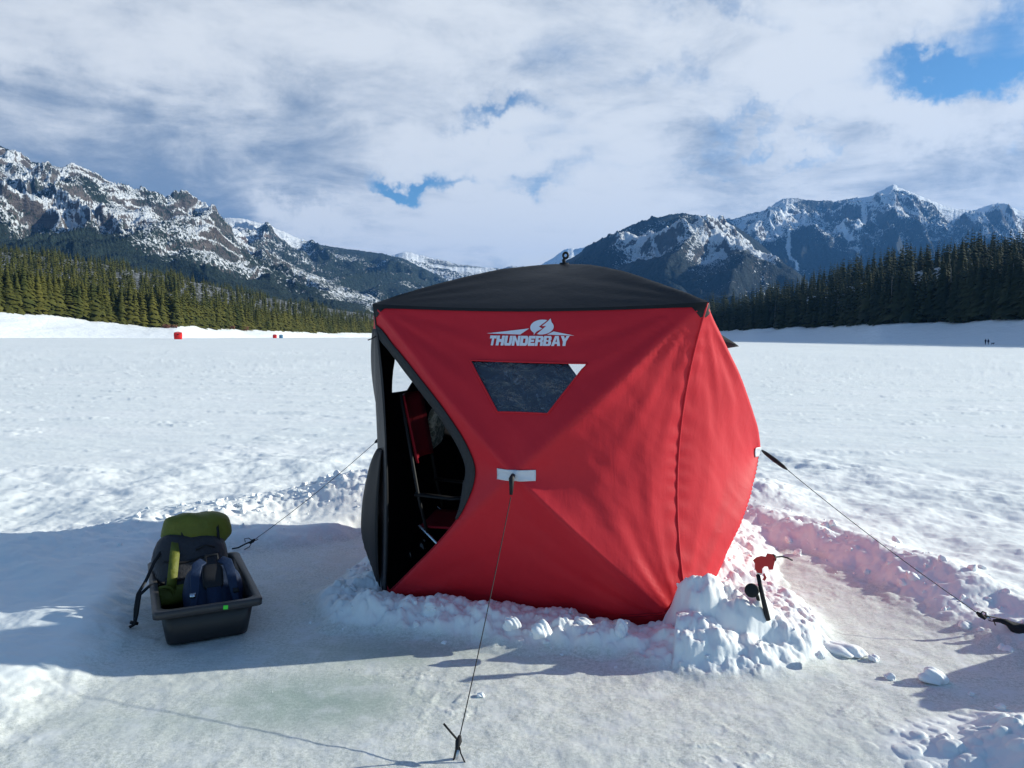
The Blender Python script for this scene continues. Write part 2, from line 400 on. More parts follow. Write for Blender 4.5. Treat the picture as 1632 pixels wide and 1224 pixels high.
def poly_sd(x, y, P):
    d, _ = seg_dist(x, y, list(P)+[P[0]]); ins = np.zeros(x.shape, bool); n = len(P)
    for i in range(n):
        ax, ay = P[i]; bx, by = P[(i+1) % n]
        c = ((ay > y) != (by > y)) & (x < (bx-ax)*(y-ay)/((by-ay) if by != ay else 1e-9)+ax); ins ^= c
    return np.where(ins, -d, d)

# ------------------------------------------------------------------ tent geometry functions
TC = (.335, 4.93); TROT = R_(-15)
SEAM = (.03, .115, .09, .09)
AB, ATOP, HC, HA, BU, ES = .872, .915, 1.728, 2.02, .36, .09
def t_loc(s, v, k=0, out=0.0, wr=True):
    s = np.asarray(s, float); v = np.asarray(v, float)
    a, b = np.abs(s), np.abs(v); t = np.maximum(a, b); m = np.minimum(a, b)/np.maximum(t, 1e-6)
    p = 1+.55*m**2; tt = (v+1)/2; A = AB+(ATOP-AB)*tt; e = np.where(s > 0, SEAM[(k+1) % 4], SEAM[k % 4])*(1-v*v)
    B = (BU if k != 1 else BU-.015)*(1-np.maximum(t, 1e-4)**p)-e*a**3
    if wr:
        for (cs, cv, sd) in ((-1, 1, 1), (1, 1, 2), (1, -1, 3), (-1, -1, 4)):
            dx = s-cs; dy = v-cv; r = np.hypot(dx, dy); ph = np.arctan2(dy, dx)
            f1 = np.sin(ph*19+sd*1.7+k+1.4*np.sin(r*4+sd)); B = B+(.013 if cs > 0 else .010)*np.exp(-r/.60)*sstep(.03, .25, r)*(np.sign(f1)*np.abs(f1)**.8+.5*np.sin(ph*41+r*3+k*2))*(1-a**8)*(1-b**10)
        B = B+.004*fbm(s*1.6+k*5, v*1.6, 3, 11+k)*(1-t**4)+.002*fbm((s-v)*1.2+k, (s+v)*6, 4, 61+k, .6)*(1-t**6)
        B = B+.0035*np.exp(-((a-.96)/.05)**2)*np.sin(v*55+3*np.sin(v*7))*(1-b**6)
    x = s*(A-e*a**2); y = -(A+B+out); z = HC*tt-.03*(1-s*s)*tt**4
    for _ in range(k): x, y = -y, x
    return np.stack([x, y, z], -1)
def t_w(p):
    p = np.asarray(p, float); c, s_ = math.cos(TROT), math.sin(TROT)
    return np.stack([TC[0]+c*p[..., 0]-s_*p[..., 1], TC[1]+s_*p[..., 0]+c*p[..., 1], p[..., 2]], -1)
def t_inv(x, y):
    dx = x-TC[0]; dy = y-TC[1]; c, s_ = math.cos(TROT), math.sin(TROT); return c*dx+s_*dy, -s_*dx+c*dy

# ------------------------------------------------------------------ frozen lake: one sheet, fine near the camera
g2 = lambda L, z=0.0: [tuple(gp(a, b, z)[:2]) for a, b in L]
ICE = g2([(470, 866), (380, 872), (285, 882), (236, 905), (222, 960), (190, 1020), (140, 1078), (70, 1110), (-60, 1180), (-300, 1500)]) + [(-1.2, .4), (1.8, .4)] + \
      g2([(1700, 1400), (1575, 1200), (1590, 1150), (1740, 1120), (1760, 1010), (1632, 992), (1560, 968), (1480, 938), (1400, 915), (1330, 884), (1260, 862)]) + [(1.9, 6.2), (.9, 6.9), (-.9, 6.4), (-1.0, 5.9)]
SNOWZ = .09
bermR = g2([(1180, 800), (1250, 816), (1330, 840), (1420, 868), (1520, 905), (1632, 942), (1800, 985), (1950, 1010)], .22)
bermL = g2([(40, 858), (160, 840), (290, 818), (400, 800), (500, 785), (590, 782)], .16)
bermB = [(-1.3, 6.6), (-.3, 7.3), (1.0, 7.6), (2.2, 6.9)]
CLEAR = g2([(500, 1115)])[0]
def height(x, y):
    z = np.full_like(x, SNOWZ); r = np.hypot(x, y); ice = np.zeros_like(x); clr = np.zeros_like(x)
    big = fbm(x*.05, y*.05, 3, 5)*.10*sstep(12, 50, r)
    cr = fbm(x*.55+.3*y, y*1.7, 5, 21, .55); cr2 = fbm(x*2.2, y*4.5, 4, 31, .55, True)-.9
    near_ = 1-.55*sstep(7, 25, r)
    z = z+big+.013*cr*near_+.005*np.clip(cr2, 0, 1.2)*near_+.010*sstep(.1, .8, fbm(x*.22, y*.8, 4, 77))*sstep(6, 9, r)
    z = z+.02*sstep(.35, .75, fbm(x*.45, y*1.3, 5, 91, .6))*sstep(7, 9, r)*(1-sstep(60, 140, r))
    n = r < 12.5
    X, Y = x[n], y[n]; Z = z[n]
    wob = .10*fbm(X*1.6, Y*1.6, 4, 3)+.03*fbm(X*7, Y*7, 3, 4)
    sd = poly_sd(X, Y, ICE)+wob; im = 1-sstep(-.16, .20, sd)
    micro = fbm(X*9, Y*9, 4, 55)*.0028+fbm(X*2.3, Y*2.3, 3, 58)*.004
    crust = sstep(.15, .6, fbm(X*1.7, Y*1.7, 4, 66))*np.clip(fbm(X*16, Y*16, 3, 67), 0, 1)*.005
    drift = .035*fbm(X*1.1, Y*1.1, 3, 71)+.012*fbm(X*4, Y*4, 4, 72)
    Z = im*(micro+crust)+(1-im)*(Z+drift*sstep(0, .5, sd)*(1-sstep(2.5, 5, sd)))
    ruf = np.zeros_like(X)                        # where thrown snow lies
    hump = np.zeros_like(X)
    d, pr = seg_dist(X, Y, bermR)
    side = np.exp(-(d/.30)**2); amp = (.14+.05*vnoise(pr*9, pr*0, 81))*(1-.55*sstep(.45, .8, pr))
    hump += side*amp*(.75+.5*fbm(X*1.6, Y*1.6, 3, 82)); ruf = np.maximum(ruf, .55*np.exp(-(d/.40)**2))
    d, pr = seg_dist(X, Y, bermL)
    hump += np.exp(-(d/.34)**2)*(.05+.05*pr); ruf = np.maximum(ruf, (.45+.4*pr)*np.exp(-(d/.50)**2))
    d, pr = seg_dist(X, Y, bermB)
    hump += np.exp(-(d/.45)**2)*.14; ruf = np.maximum(ruf, .8*np.exp(-(d/.5)**2))
    lx, ly = t_inv(X, Y)
    qx = np.abs(lx)-.88; qy = np.abs(ly)-.88
    dr = np.hypot(np.maximum(qx, 0), np.maximum(qy, 0))+np.minimum(np.maximum(qx, qy), 0)
    ds = dr+.05*fbm(X*3.2, Y*3.2, 3, 91)
    hh = np.where(lx > .8, .25, np.where(ly < -.8, .125-.040*np.clip(lx+.9, 0, 1.6), .16))*(1-.5*np.exp(-(((lx+.95)/.3)**2+((ly+.95)/.3)**2))); hh = hh*(.9+.3*fbm(X*2.5, Y*2.5, 2, 93))
    wd = np.where(lx > .8, .54, .50+.06*fbm(X*1.3+5, Y*1.3, 2, 97))
    prof = np.clip(1-(np.maximum(ds, 0)/wd)**1.7, 0, 1)*sstep(-.16, -.02, dr)
    hump2 = hh*np.clip(prof, 0, 1)
    hump2 = hump2+np.where(ly < -.7, .055*np.exp(-((dr-.27)/.13)**2)*(.8+.7*fbm(X*3.1, Y*3.1, 3, 95)), 0)*sstep(-1.5, -.9, lx)*sstep(1.3, .9, lx)
    def G(cx, cy, h, rx, ry, pw=3.0, rot=0.0):
        dx = X-cx; dy = Y-cy; c, s_ = math.cos(rot), math.sin(rot); ux = (c*dx+s_*dy)/rx; uy = (-s_*dx+c*dy)/ry
        return h*np.exp(-(np.hypot(ux, uy))**pw)
    pk = (1+.10*fbm(X*6, Y*6, 4, 171)+.04*fbm(X*17, Y*17, 3, 172))*np.maximum.reduce([G(.97, 3.75, .32, .17, .17, 5), G(1.12, 3.73, .28, .24, .20, 5), G(1.30, 3.76, .17, .27, .26, 3.6), G(1.42, 4.1, .16, .22, .4, 2.4), G(1.0, 3.6, .15, .36, .22, 2.5)])
    hump2 = np.maximum(hump2, pk)
    out_in = sstep(.0, .075, dr); hump2 *= np.maximum(out_in, 0)
    ruf = np.maximum(ruf, sstep(.01, .06, hump2))*np.where(dr < -.1, 0, 1)
    slab = G(1.13, 3.66, 1, .17, .16, 6)            # one smooth spade-cut face on the heap
    shadow_mounds = np.maximum.reduce([G(2.80, 3.30, .27, .16, .12, 4), G(2.90, 3.55, .20, .14, .12, 4), G(3.0, 3.80, .21, .12, .10, 4), G(3.05, 4.0, .15, .10, .10, 4), G(3.4, 3.45, .40, .35, .40, 3)])  # unseen mounds beyond the right edge, added to cast finger-shaped shadows
    hump2 = np.maximum(hump2, shadow_mounds)
    c1 = clods(X, Y, .17, 101, .55); c2 = clods(X+.3, Y, .095, 111, .6); c3 = clods(X, Y+.2, .05, 121, .5)
    rough = (.55*c1+.75*c2+.8*c3)*(1-.85*slab)*(1+.5*(ly < -.8)*(np.abs(lx) < 1.2))
    Z = Z+hump+hump2+ruf*(1-.75*sstep(.12, .2, pk))*rough*.30+ruf*.012*fbm(X*14, Y*14, 3, 131)
    cx, cy = gp(1610, 1205)[:2]; k = np.exp(-(((X-cx)/.35)**2+((Y-cy)/.22)**2)); Z = Z+k*(.05+.5*c2+.4*c3)
    cx, cy = gp(250, 1060)[:2]
    z[n] = Z; ice[n] = im*(1-sstep(.015, .06, hump+hump2+k*.2))*(1-.8*sstep(.3, .9, ruf))
    cx, cy = CLEAR; c_ = np.exp(-(((X-cx)/.42)**2+((Y-cy)/.26)**2)**1.5)
    cx, cy = gp(600, 1040)[:2]; c_ = np.maximum(c_, .8*np.exp(-(((X-cx)/.5)**2+((Y-cy)/.16)**2)))
    cx, cy = gp(330, 1150)[:2]; c_ = np.maximum(c_, .4*np.exp(-(((X-cx)/.5)**2+((Y-cy)/.12)**2)))
    clr[n] = np.clip(c_, 0, 1)
    flat = np.clip(clr[n]*1.3, 0, 1); z[n] = z[n]*(1-flat*im*(1-ruf))+flat*im*(1-ruf)*.002*fbm(X*5, Y*5, 2, 9)
    return z, ice, clr
def hz(x, y): return float(height(np.array([float(x)]), np.array([float(y)]))[0][0])

az = np.concatenate([np.linspace(-38, 38, 940), np.linspace(38.7, 55, 24), np.linspace(57, 303, 124), np.linspace(305, 321.4, 24)])
az = R_(1)*az; az = az[np.argsort(az)]
dep = np.linspace(math.atan(CAM_H/1.9), math.atan(CAM_H/34), 780)
rows = np.concatenate([np.array([0.02, .5, 1.0, 1.4, 1.65, 1.8]), CAM_H/np.tan(dep), np.geomspace(35, 2600, 95), np.array([4000, 7000, 12000])])
AZ, RR = np.meshgrid(az, rows); GX = (RR*np.sin(AZ)).ravel(); GY = (RR*np.cos(AZ)).ravel()
gz, gi, gc = height(GX, GY)
gz = np.where(np.hypot(GX, GY) > 1200, SNOWZ, gz)
nr, nc = AZ.shape
I = np.arange(nr*nc).reshape(nr, nc); J = np.roll(I, -1, axis=1)
Fq = np.stack([I[:-1], J[:-1], J[1:], I[1:]], -1).reshape(-1, 4)[:, ::-1]
me = mesh_np('frozen_lake', np.stack([GX, GY, gz], -1), Fq); attr(me, 'ice', gi); attr(me, 'clear', gc)
tag(link('frozen_lake', me, MT['ground']), kind='structure')

# ------------------------------------------------------------------ banks, hills and mountains
def lerp(L, x): L = sorted(L); return np.interp(x, [a for a, _ in L], [b for _, b in L])
def horizon(px): return 537+(px-816)*.0062
def px_dir(px):                                    # x per unit of depth
    return (px-816)/(FPX*math.cos(PITCH))
class Hill:                                        # stations of (distance, height) per picture column, joined smoothly
    def __init__(s, name, px0, px1, step, stations, rows, noise, m, wood=None):
        s.px = np.arange(px0, px1+step, step, dtype=float); D, Zs = stations(s.px)
        t = np.linspace(0, 1, D.shape[0]); k = np.concatenate([np.linspace(t[i], t[i+1], r, endpoint=False) for i, r in enumerate(rows)]+[[1.0]])
        s.k = k; s.D = np.array([np.interp(k, t, D[:, j]) for j in range(len(s.px))]).T
        s.Z = np.array([np.interp(k, t, Zs[:, j]) for j in range(len(s.px))]).T
        s.X = s.D*px_dir(s.px)[None, :]
        s.Z = s.Z+noise(s.X, s.D, k[:, None], s.px[None, :])
        nr, nc = s.Z.shape; I = np.arange(nr*nc).reshape(nr, nc)
        F_ = np.stack([I[:-1, :-1], I[:-1, 1:], I[1:, 1:], I[1:, :-1]], -1).reshape(-1, 4)
        me = mesh_np(name, np.stack([s.X.ravel(), s.D.ravel(), s.Z.ravel()], -1), F_)
        s.wood = (wood(s.X, s.D, k[:, None]*np.ones_like(s.X), s.px[None, :]*np.ones_like(s.X)) if wood else np.zeros_like(s.X)); attr(me, 'wood', s.wood.ravel())
        s.me = me; s.o = tag(link(name, me, m), kind='structure')
    def z(s, i, j):
        i0 = int(i); j0 = int(j); i1 = min(i0+1, s.Z.shape[0]-1); j1 = min(j0+1, s.Z.shape[1]-1); a = i-i0; b = j-j0
        f = lambda A: A[i0, j0]*(1-a)*(1-b)+A[i1, j0]*a*(1-b)+A[i0, j1]*(1-a)*b+A[i1, j1]*a*b
        return f(s.X), f(s.D), f(s.Z)
def zat(px, y, D): return CAM_H+(horizon(px)-y)*D/(FPX*1.0)

shoreL = [(-900, 120), (-300, 215), (0, 262), (283, 330), (440, 480), (600, 760), (760, 1300)]
bankLy = [(-900, 440), (-300, 480), (0, 496), (100, 505), (200, 514), (300, 521), (400, 526), (500, 529), (600, 531), (760, 534)]
forLy = [(-900, 380), (-300, 385), (0, 402), (100, 412), (200, 428), (300, 447), (400, 470), (500, 488), (600, 503), (760, 520)]
def stL(px):
    D0 = lerp(shoreL, px); zb = zat(px, lerp(bankLy, px), D0+38); D2 = D0*1.15+520; z2 = zat(px, lerp(forLy, px), D2)
    return np.stack([D0-3, D0, D0+14, D0+38, D0+50, D2, D2+300, D2+900]), np.stack([zb*0-.6, zb*0+.1, zb*.42, zb, zb+.6, z2, z2*1.02, z2*.7])
hillL = Hill('left_shore_bank', -900, 760, 5, stL, [3, 8, 8, 3, 24, 4, 2],
    lambda X, D, k, px: (1.1*fbm(X*.02, D*.02, 4, 201)+.25*fbm(X*.1, D*.1, 3, 202))*sstep(.16, .40, k), MT['hill'],
    wood=lambda X, D, k, px: sstep(.43, .47, k))
shoreR = [(1060, 640), (1130, 520), (1200, 430), (1400, 300), (1632, 232), (1900, 170), (2400, 110), (3200, 66)]
bankRy = [(1060, 529), (1130, 527), (1200, 525), (1300, 521), (1400, 516), (1500, 514), (1632, 510), (1900, 490), (2400, 460), (3200, 420)]
forRy = [(1060, 512), (1130, 506), (1200, 496), (1250, 486), (1300, 470), (1400, 445), (1500, 425), (1632, 412), (1900, 380), (2400, 330), (3200, 280)]
def stR(px):
    D0 = lerp(shoreR, px); w_ = D0*.09+8; zb = zat(px, lerp(bankRy, px), D0+w_); D2 = D0+150; z2 = zat(px, lerp(forRy, px), D2)
    return np.stack([D0-3, D0, D0+w_*.5, D0+w_, D0+w_*1.4, D2, D2+140, D2+400]), np.stack([zb*0-.6, zb*0+.1, zb*.5, zb, zb*1.12, z2, z2*1.25, z2*.9])
hillR = Hill('right_shore_bank', 1060, 3200, 8, stR, [3, 8, 8, 3, 16, 6, 3],
    lambda X, D, k, px: (.9*fbm(X*.035, D*.035, 4, 211)+.5*fbm(X*.12, D*.12, 3, 212))*sstep(.26, .44, k), MT['hill'],
    wood=lambda X, D, k, px: sstep(.46, .56, k)*.6)

def mountain(name, crest, d0, d1, step, m, amp, seed, base_y, rows=150, expo=1.15, woodf=None, gully=None, jag=1.0, sc_=1.0, snowf=None):
    crest = sorted(crest); px0, px1 = crest[0][0], crest[-1][0]
    def st(px):
        D0 = np.interp(px, [px0, px1], d0 if isinstance(d0, tuple) else (d0, d0)); D1 = np.interp(px, [px0, px1], d1 if isinstance(d1, tuple) else (d1, d1))
        yc = lerp(crest, px)+jag*(1.4*vnoise(px*.05, px*0, seed)+1.0*vnoise(px*.17, px*0, seed+1)+.9*vnoise(px*.5, px*0, seed+2)); zc = zat(px, yc, D1); zb = zat(px, base_y if not isinstance(base_y, list) else lerp(base_y, px), D0)
        us = np.linspace(0, 1, 12); L = [(D0+(D1-D0)*u, zb+(zc-zb)*u**expo) for u in us]
        L += [(D1+(D1-D0)*.25, zb+(zc-zb)*.86), (D1+(D1-D0)*.9, zb*0)]
        return np.stack([a for a, _ in L]), np.stack([b*np.ones_like(px) for _, b in L])
    kc = 11/13
    def nz(X, D, k, px):
        u = np.clip(k/kc, 0, 1); f = 1/(900*sc_)
        wv = fbm(X*f*.8, D*f*.8, 3, seed+5)*.5
        r = fbm(X*f*1.6+wv, D*f*.8+wv, 7, seed+9, .52, True)-.75
        env = np.sin(np.pi*np.clip(u, 0, 1))**.7*(k < kc)*sstep(1.0, .72, u)
        yc = lerp(crest, px); hf = np.clip((515-yc)/170, .12, 1)
        return amp*env*r*hf
    h = Hill(name, px0, px1, step, st, [max(2, rows//12)]*11+[4, 3], nz, m,
        wood=lambda X, D, k, px: (woodf(np.clip(k/kc, 0, 1), px, X, D) if woodf else .5+0*X))
    gu = np.zeros_like(h.X)
    if gully:
        u = np.clip(h.k/kc, 0, 1)[:, None]*np.ones_like(h.X); P = h.px[None, :]*np.ones_like(h.X)
        for (pa, ua, pb, ub, wd) in gully:        # snow chutes (column, height share) down to (column, height share)
            t_ = np.clip((u-ua)/(ub-ua), 0, 1); c = pa+(pb-pa)*t_+3*np.sin(u*40+pa); inside = (u < max(ua, ub)) & (u > min(ua, ub))
            gu = np.maximum(gu, np.where(inside, np.exp(-((P-c)/wd)**2), 0))
    if snowf: gu = np.maximum(gu, snowf(np.clip(h.k/kc, 0, 1)[:, None]*np.ones_like(h.X), h.px[None, :]*np.ones_like(h.X)))
    attr(h.me, 'gully', gu.ravel()); return h
mA = mountain_m('snowy_crag_slope', .56, .06, rock=(.130, .112, .104))
mB = mountain_m('wooded_snow_slope', .40, -.25, s=1.3)
mC = mountain_m('shaded_forest_slope', .50, -.08, streak=1.6, rock=(.10, .09, .09), s=1.1, treec=(.014, .024, .026))  # tree tint darker and bluer, with shade and haze put into the colour
mD = mountain_m('far_snow_peak', .25, -.6, s=1.6, treec=(.02, .03, .03))
mountain('left_mountain', [(-900, 60), (-300, 140), (-100, 205), (0, 233), (28, 244), (60, 262), (100, 270), (125, 275), (150, 286), (180, 300), (225, 307), (250, 312), (272, 328), (285, 321), (308, 321), (330, 333), (345, 343), (362, 362), (385, 384), (415, 402), (460, 422), (520, 446), (600, 475), (680, 502)],
    (900, 1700), (2500, 3300), 1.35, mA, 100, 301, [(-900, 470), (0, 470), (400, 500), (680, 530)], 264, 1.0,
    woodf=lambda u, px, X, D: np.clip(.42+.55*sstep(.30, .12, u)+.50*sstep(.84, .97, u)*(sstep(110, 30, px)+.6*np.exp(-((px-210)/35)**2)+np.exp(-((px-312)/30)**2))+.12*sstep(330, 480, px), 0, 1.0), sc_=.55, jag=1.2)
mountain('snow_capped_ridge', [(300, 372), (345, 352), (372, 349), (400, 353), (425, 359), (450, 369), (480, 382), (510, 391), (545, 397), (600, 404), (640, 412), (700, 440), (780, 480), (860, 510)],
    (2300, 2900), (4300, 4700), 1.6, mB, 130, 331, 520, 130, 1.0,
    woodf=lambda u, px, X, D: np.clip(.62-.75*sstep(.80, .93, u)*(1-sstep(430, 500, px))+.18*sstep(470, 560, px), 0, 1),
    snowf=lambda u, px: (px < 510)*sstep(.0, .03, u-(.70+.27*sstep(395, 500, px)))*(1-.9*sstep(470, 510, px)), gully=[(400, .80, 505, .62, 4), (465, .95, 508, .84, 4)], sc_=.9)
mountain('middle_ridge', [(540, 430), (580, 420), (620, 409), (645, 403), (662, 406), (690, 413), (730, 422), (770, 427), (800, 429), (815, 425), (850, 427), (900, 440), (960, 460)],
    (3600, 4200), (5600, 6400), 1.6, mountain_m('distant_wooded_slope', .3, -.35, s=1.8, treec=(.022, .032, .03)), 140, 351, 535, 110, 1.0, sc_=1.3,
    woodf=lambda u, px, X, D: .6-.25*sstep(.7, .95, u)*np.exp(-((px-645)/22)**2)*2)
mountain('far_peak', [(840, 436), (866, 420), (880, 412), (893, 402), (903, 397), (915, 399), (930, 394), (950, 388), (990, 400), (1060, 430)],
    6500, 9000, 1.6, mD, 130, 371, 530, 70, 1.0, sc_=1.6)
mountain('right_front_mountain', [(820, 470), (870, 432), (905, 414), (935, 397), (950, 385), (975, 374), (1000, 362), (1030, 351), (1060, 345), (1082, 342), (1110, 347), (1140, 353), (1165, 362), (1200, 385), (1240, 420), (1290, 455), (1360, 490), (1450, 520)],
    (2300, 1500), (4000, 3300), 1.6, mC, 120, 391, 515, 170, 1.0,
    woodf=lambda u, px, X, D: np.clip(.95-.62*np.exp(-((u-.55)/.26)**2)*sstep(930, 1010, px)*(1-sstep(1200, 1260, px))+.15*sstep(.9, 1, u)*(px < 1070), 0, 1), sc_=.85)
mountain('right_high_peak', [(1080, 385), (1130, 356), (1160, 352), (1190, 343), (1215, 337), (1228, 327), (1240, 320), (1252, 318), (1275, 322), (1320, 324), (1350, 319), (1380, 315), (1396, 306), (1412, 298), (1425, 304), (1445, 312), (1470, 322), (1492, 331), (1515, 336), (1540, 338), (1560, 331), (1577, 326), (1600, 334), (1632, 342), (1750, 370), (2000, 330), (2400, 360), (3000, 400)],
    (3600, 3000), (5600, 5200), 1.6, mountain_m('blue_shadow_peak', .46, -.72, streak=3.4, rock=(.10, .09, .09), s=1.5, treec=(.014, .024, .028)), 170, 411, 505, 190, .95,  # blue of the shaded side mixed into the tree tint
    woodf=lambda u, px, X, D: np.clip(.66+.35*sstep(.5, .25, u)-.55*sstep(.82, 1, u)*(np.exp(-((px-1425)/45)**2)+np.exp(-((px-1580)/40)**2))+.3*sstep(.75, .95, u)*np.exp(-((px-1310)/40)**2), 0, 1),
    gully=[(1248, .93, 1235, .45, 5), (1235, .55, 1265, .22, 4), (1365, .95, 1366, .5, 4), (1371, .6, 1360, .4, 6), (1425, .98, 1400, .62, 3), (1272, .85, 1276, .55, 3), (1575, .97, 1590, .65, 9), (1215, .8, 1225, .5, 3), (1300, .6, 1345, .38, 8)], sc_=1.1)

# ------------------------------------------------------------------ conifers
rnd = random.Random(7)
def conifer(levels, k, seed, wid=.15, low=.10):
    r = random.Random(seed); V = []; Fs = []
    for L in range(levels):
        u = (L+.4*r.random())/levels; z = low+(1-low)*u
        rad = wid*((1-u)**.85)*(.75+.5*r.random())+.008
        for b in range(k):
            if r.random() < .08: continue
            a = 2*math.pi*(b+r.random()*.8)/k+L*1.3; rr = rad*(.65+.6*r.random()); dz = -rr*(.35+.4*r.random())
            ca, sa = math.cos(a), math.sin(a); wd = rr*.42+.006; n = len(V)
            V += [(0, 0, z+.012), (ca*rr*.55-sa*wd, sa*rr*.55+ca*wd, z+dz*.6), (ca*rr, sa*rr, z+dz), (ca*rr*.55+sa*wd, sa*rr*.55-ca*wd, z+dz*.6), (ca*rr*.5, sa*rr*.5, z+dz*.18+.012)]
            Fs += [(n, n+1, n+4), (n+1, n+2, n+4), (n+2, n+3, n+4), (n+3, n, n+4)]
    n = len(V); V += [(0, 0, 1.03), (.008, 0, .95), (-.004, .007, .95), (-.004, -.007, .95)]; Fs += [(n, n+1, n+2), (n, n+2, n+3), (n, n+3, n+1)]
    return np.array(V), np.array(Fs)
def trunk_mesh():
    b = MB(); b.tube([(0, 0, -.03), (0, 0, .3), (0, 0, .98)], [.012, .009, .002], 6); return mesh_py('trunk', b.V, b.F)
CR = {}
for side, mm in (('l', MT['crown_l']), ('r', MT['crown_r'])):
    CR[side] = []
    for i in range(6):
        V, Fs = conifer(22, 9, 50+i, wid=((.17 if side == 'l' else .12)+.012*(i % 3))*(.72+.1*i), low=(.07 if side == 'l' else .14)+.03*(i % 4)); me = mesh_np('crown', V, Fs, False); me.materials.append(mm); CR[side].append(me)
tm = trunk_mesh(); tm.materials.append(MT['bark'])
def place_trees(H, side, N, pxr, kr, hr, label, group, seed):
    r = random.Random(seed); spots = []
    while len(spots) < N:
        px = r.uniform(*pxr); j = (px-H.px[0])/(H.px[1]-H.px[0]); kk = kr[0]+(kr[1]-kr[0])*r.random()**1.35
        i = float(np.interp(kk, H.k, np.arange(len(H.k)))); x, y, z = H.z(i, j); hgt = r.uniform(*hr)*(1.0 if r.random() > .22 else r.uniform(.4, .8))*(1.12 if r.random() > .93 else 1)
        spots.append((x, y, z, hgt, px))
    return spots
def clamp_spots(spots, top, r):                      # trees near the top row keep under the photographed tree line
    out = []
    for (x, y, z, h, px) in spots:
        lim = lerp(top, px)+5*math.sin(px*.06)+r.uniform(-12, 8)*(1 if r.random() > .3 else 1.6)*(1.0 if px > 900 else .5); ztop = zat(px, lim, y)
        if z+h > ztop: h = ztop-z
        if h > 4: out.append((x, y, z, h, px))
    return out
topL = [(-900, 330), (-300, 350), (0, 386), (100, 396), (200, 415), (300, 438), (400, 462), (500, 484), (600, 500), (760, 515)]
topR = [(1060, 500), (1130, 478), (1200, 462), (1250, 450), (1298, 432), (1364, 408), (1400, 402), (1475, 392), (1528, 384), (1632, 374), (1900, 340), (2400, 280), (3200, 200)]
r9 = random.Random(99)
spL = clamp_spots(place_trees(hillL, 'l', 6200, (-420, 640), (.44, .82), (9, 17.5), '', '', 1), topL, r9)
spL += clamp_spots(place_trees(hillL, 'l', 420, (-200, 640), (.425, .47), (12, 19), '', '', 4), topL, r9)
spR = clamp_spots(place_trees(hillR, 'r', 2600, (1090, 2100), (.45, .88), (15, 25), '', '', 2), topR, r9)
spR += clamp_spots(place_trees(hillR, 'r', 300, (1120, 1900), (.43, .52), (9, 22), '', '', 3), topR, r9)
spR += clamp_spots(place_trees(hillR, 'r', 500, (2100, 3200), (.42, .75), (18, 26), '', '', 5), topR, r9)
def in_view(s): return -30 < s[4] < 1662 and not (590 < s[4] < 1145)
def largest(sp, n):
    v = sorted([s for s in sp if in_view(s)], key=lambda s: s[1]/s[3])[:n]; ids = set(map(id, v)); return v, [s for s in sp if id(s) not in ids]
bigL, restL = largest(spL, 150); bigR, restR = largest(spR, 150)
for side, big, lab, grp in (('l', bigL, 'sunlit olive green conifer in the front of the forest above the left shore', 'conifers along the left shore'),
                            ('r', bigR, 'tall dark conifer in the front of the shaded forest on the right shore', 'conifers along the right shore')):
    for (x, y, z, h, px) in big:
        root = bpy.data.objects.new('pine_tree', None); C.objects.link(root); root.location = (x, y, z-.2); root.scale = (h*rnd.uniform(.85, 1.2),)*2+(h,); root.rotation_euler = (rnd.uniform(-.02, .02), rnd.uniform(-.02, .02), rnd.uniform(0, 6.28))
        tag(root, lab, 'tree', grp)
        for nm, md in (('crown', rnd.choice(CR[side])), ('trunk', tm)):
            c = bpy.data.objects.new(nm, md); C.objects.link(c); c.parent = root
def forest(name, spots, side, m, label):
    vs = []; fs = []; ti = []; n = 0; var = [conifer(10+i % 4, 6+i % 2, 80+i, wid=(.15 if side == 'l' else .115)*(.75+.12*i), low=.05+.05*(i % 4)) for i in range(7)]
    r = random.Random(5)
    for (x, y, z, h, px) in spots:
        V, F_ = r.choice(var); a = r.uniform(0, 6.28); ca, sa = math.cos(a)*h, math.sin(a)*h; w_ = r.uniform(.7, 1.35); ti.append(np.full(len(V), r.random()))
        vs.append(np.stack([x+(V[:, 0]*ca-V[:, 1]*sa)*w_, y+(V[:, 0]*sa+V[:, 1]*ca)*w_, z-.3+V[:, 2]*h], -1)); fs.append(F_+n); n += len(V)
    me = mesh_np(name, np.concatenate(vs), np.concatenate(fs), False); attr(me, 'tint', np.concatenate(ti)); o = link(name, me, m); tag(o, label, 'forest', kind='stuff')
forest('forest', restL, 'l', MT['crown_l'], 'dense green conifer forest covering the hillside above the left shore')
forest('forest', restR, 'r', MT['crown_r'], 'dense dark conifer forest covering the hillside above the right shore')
# bare grey snags standing in the right forest
sn_me = []
for q in range(3):
    b = MB(); r = random.Random(q); b.tube([(0, 0, -.02), (.01, 0, .5), (.0, .01, 1)], [.012, .008, .002], 5)
    for i in range(16):
        z = r.uniform(.25, .95); a = r.uniform(0, 6.28); L_ = .07*(1.1-z); b.tube([(0, 0, z), (math.cos(a)*L_, math.sin(a)*L_, z-.02)], [.003, .001], 3, False)
    me = mesh_py('trunk', b.V, b.F); me.materials.append(MT['deadwood']); sn_me.append(me)
for px, kk, h in ((1232, .46, 17), (1392, .455, 19), (1416, .45, 21), (1508, .46, 22), (1574, .455, 16), (1366, .47, 18), (1607, .46, 20), (1463, .48, 20), (1330, .46, 15), (1543, .45, 17)):
    i = float(np.interp(kk, hillR.k, np.arange(len(hillR.k)))); x, y, z = hillR.z(i, (px-hillR.px[0])/8.0)
    root = empty('dead_tree', (x, y, z), rnd.uniform(0, 6)); root.scale = (h, h, h)
    tag(root, 'bare grey dead trunk standing among the dark conifers on the right shore', 'dead tree', 'bare snags in the right forest')
    c = bpy.data.objects.new('trunk', rnd.choice(sn_me)); C.objects.link(c); c.parent = root
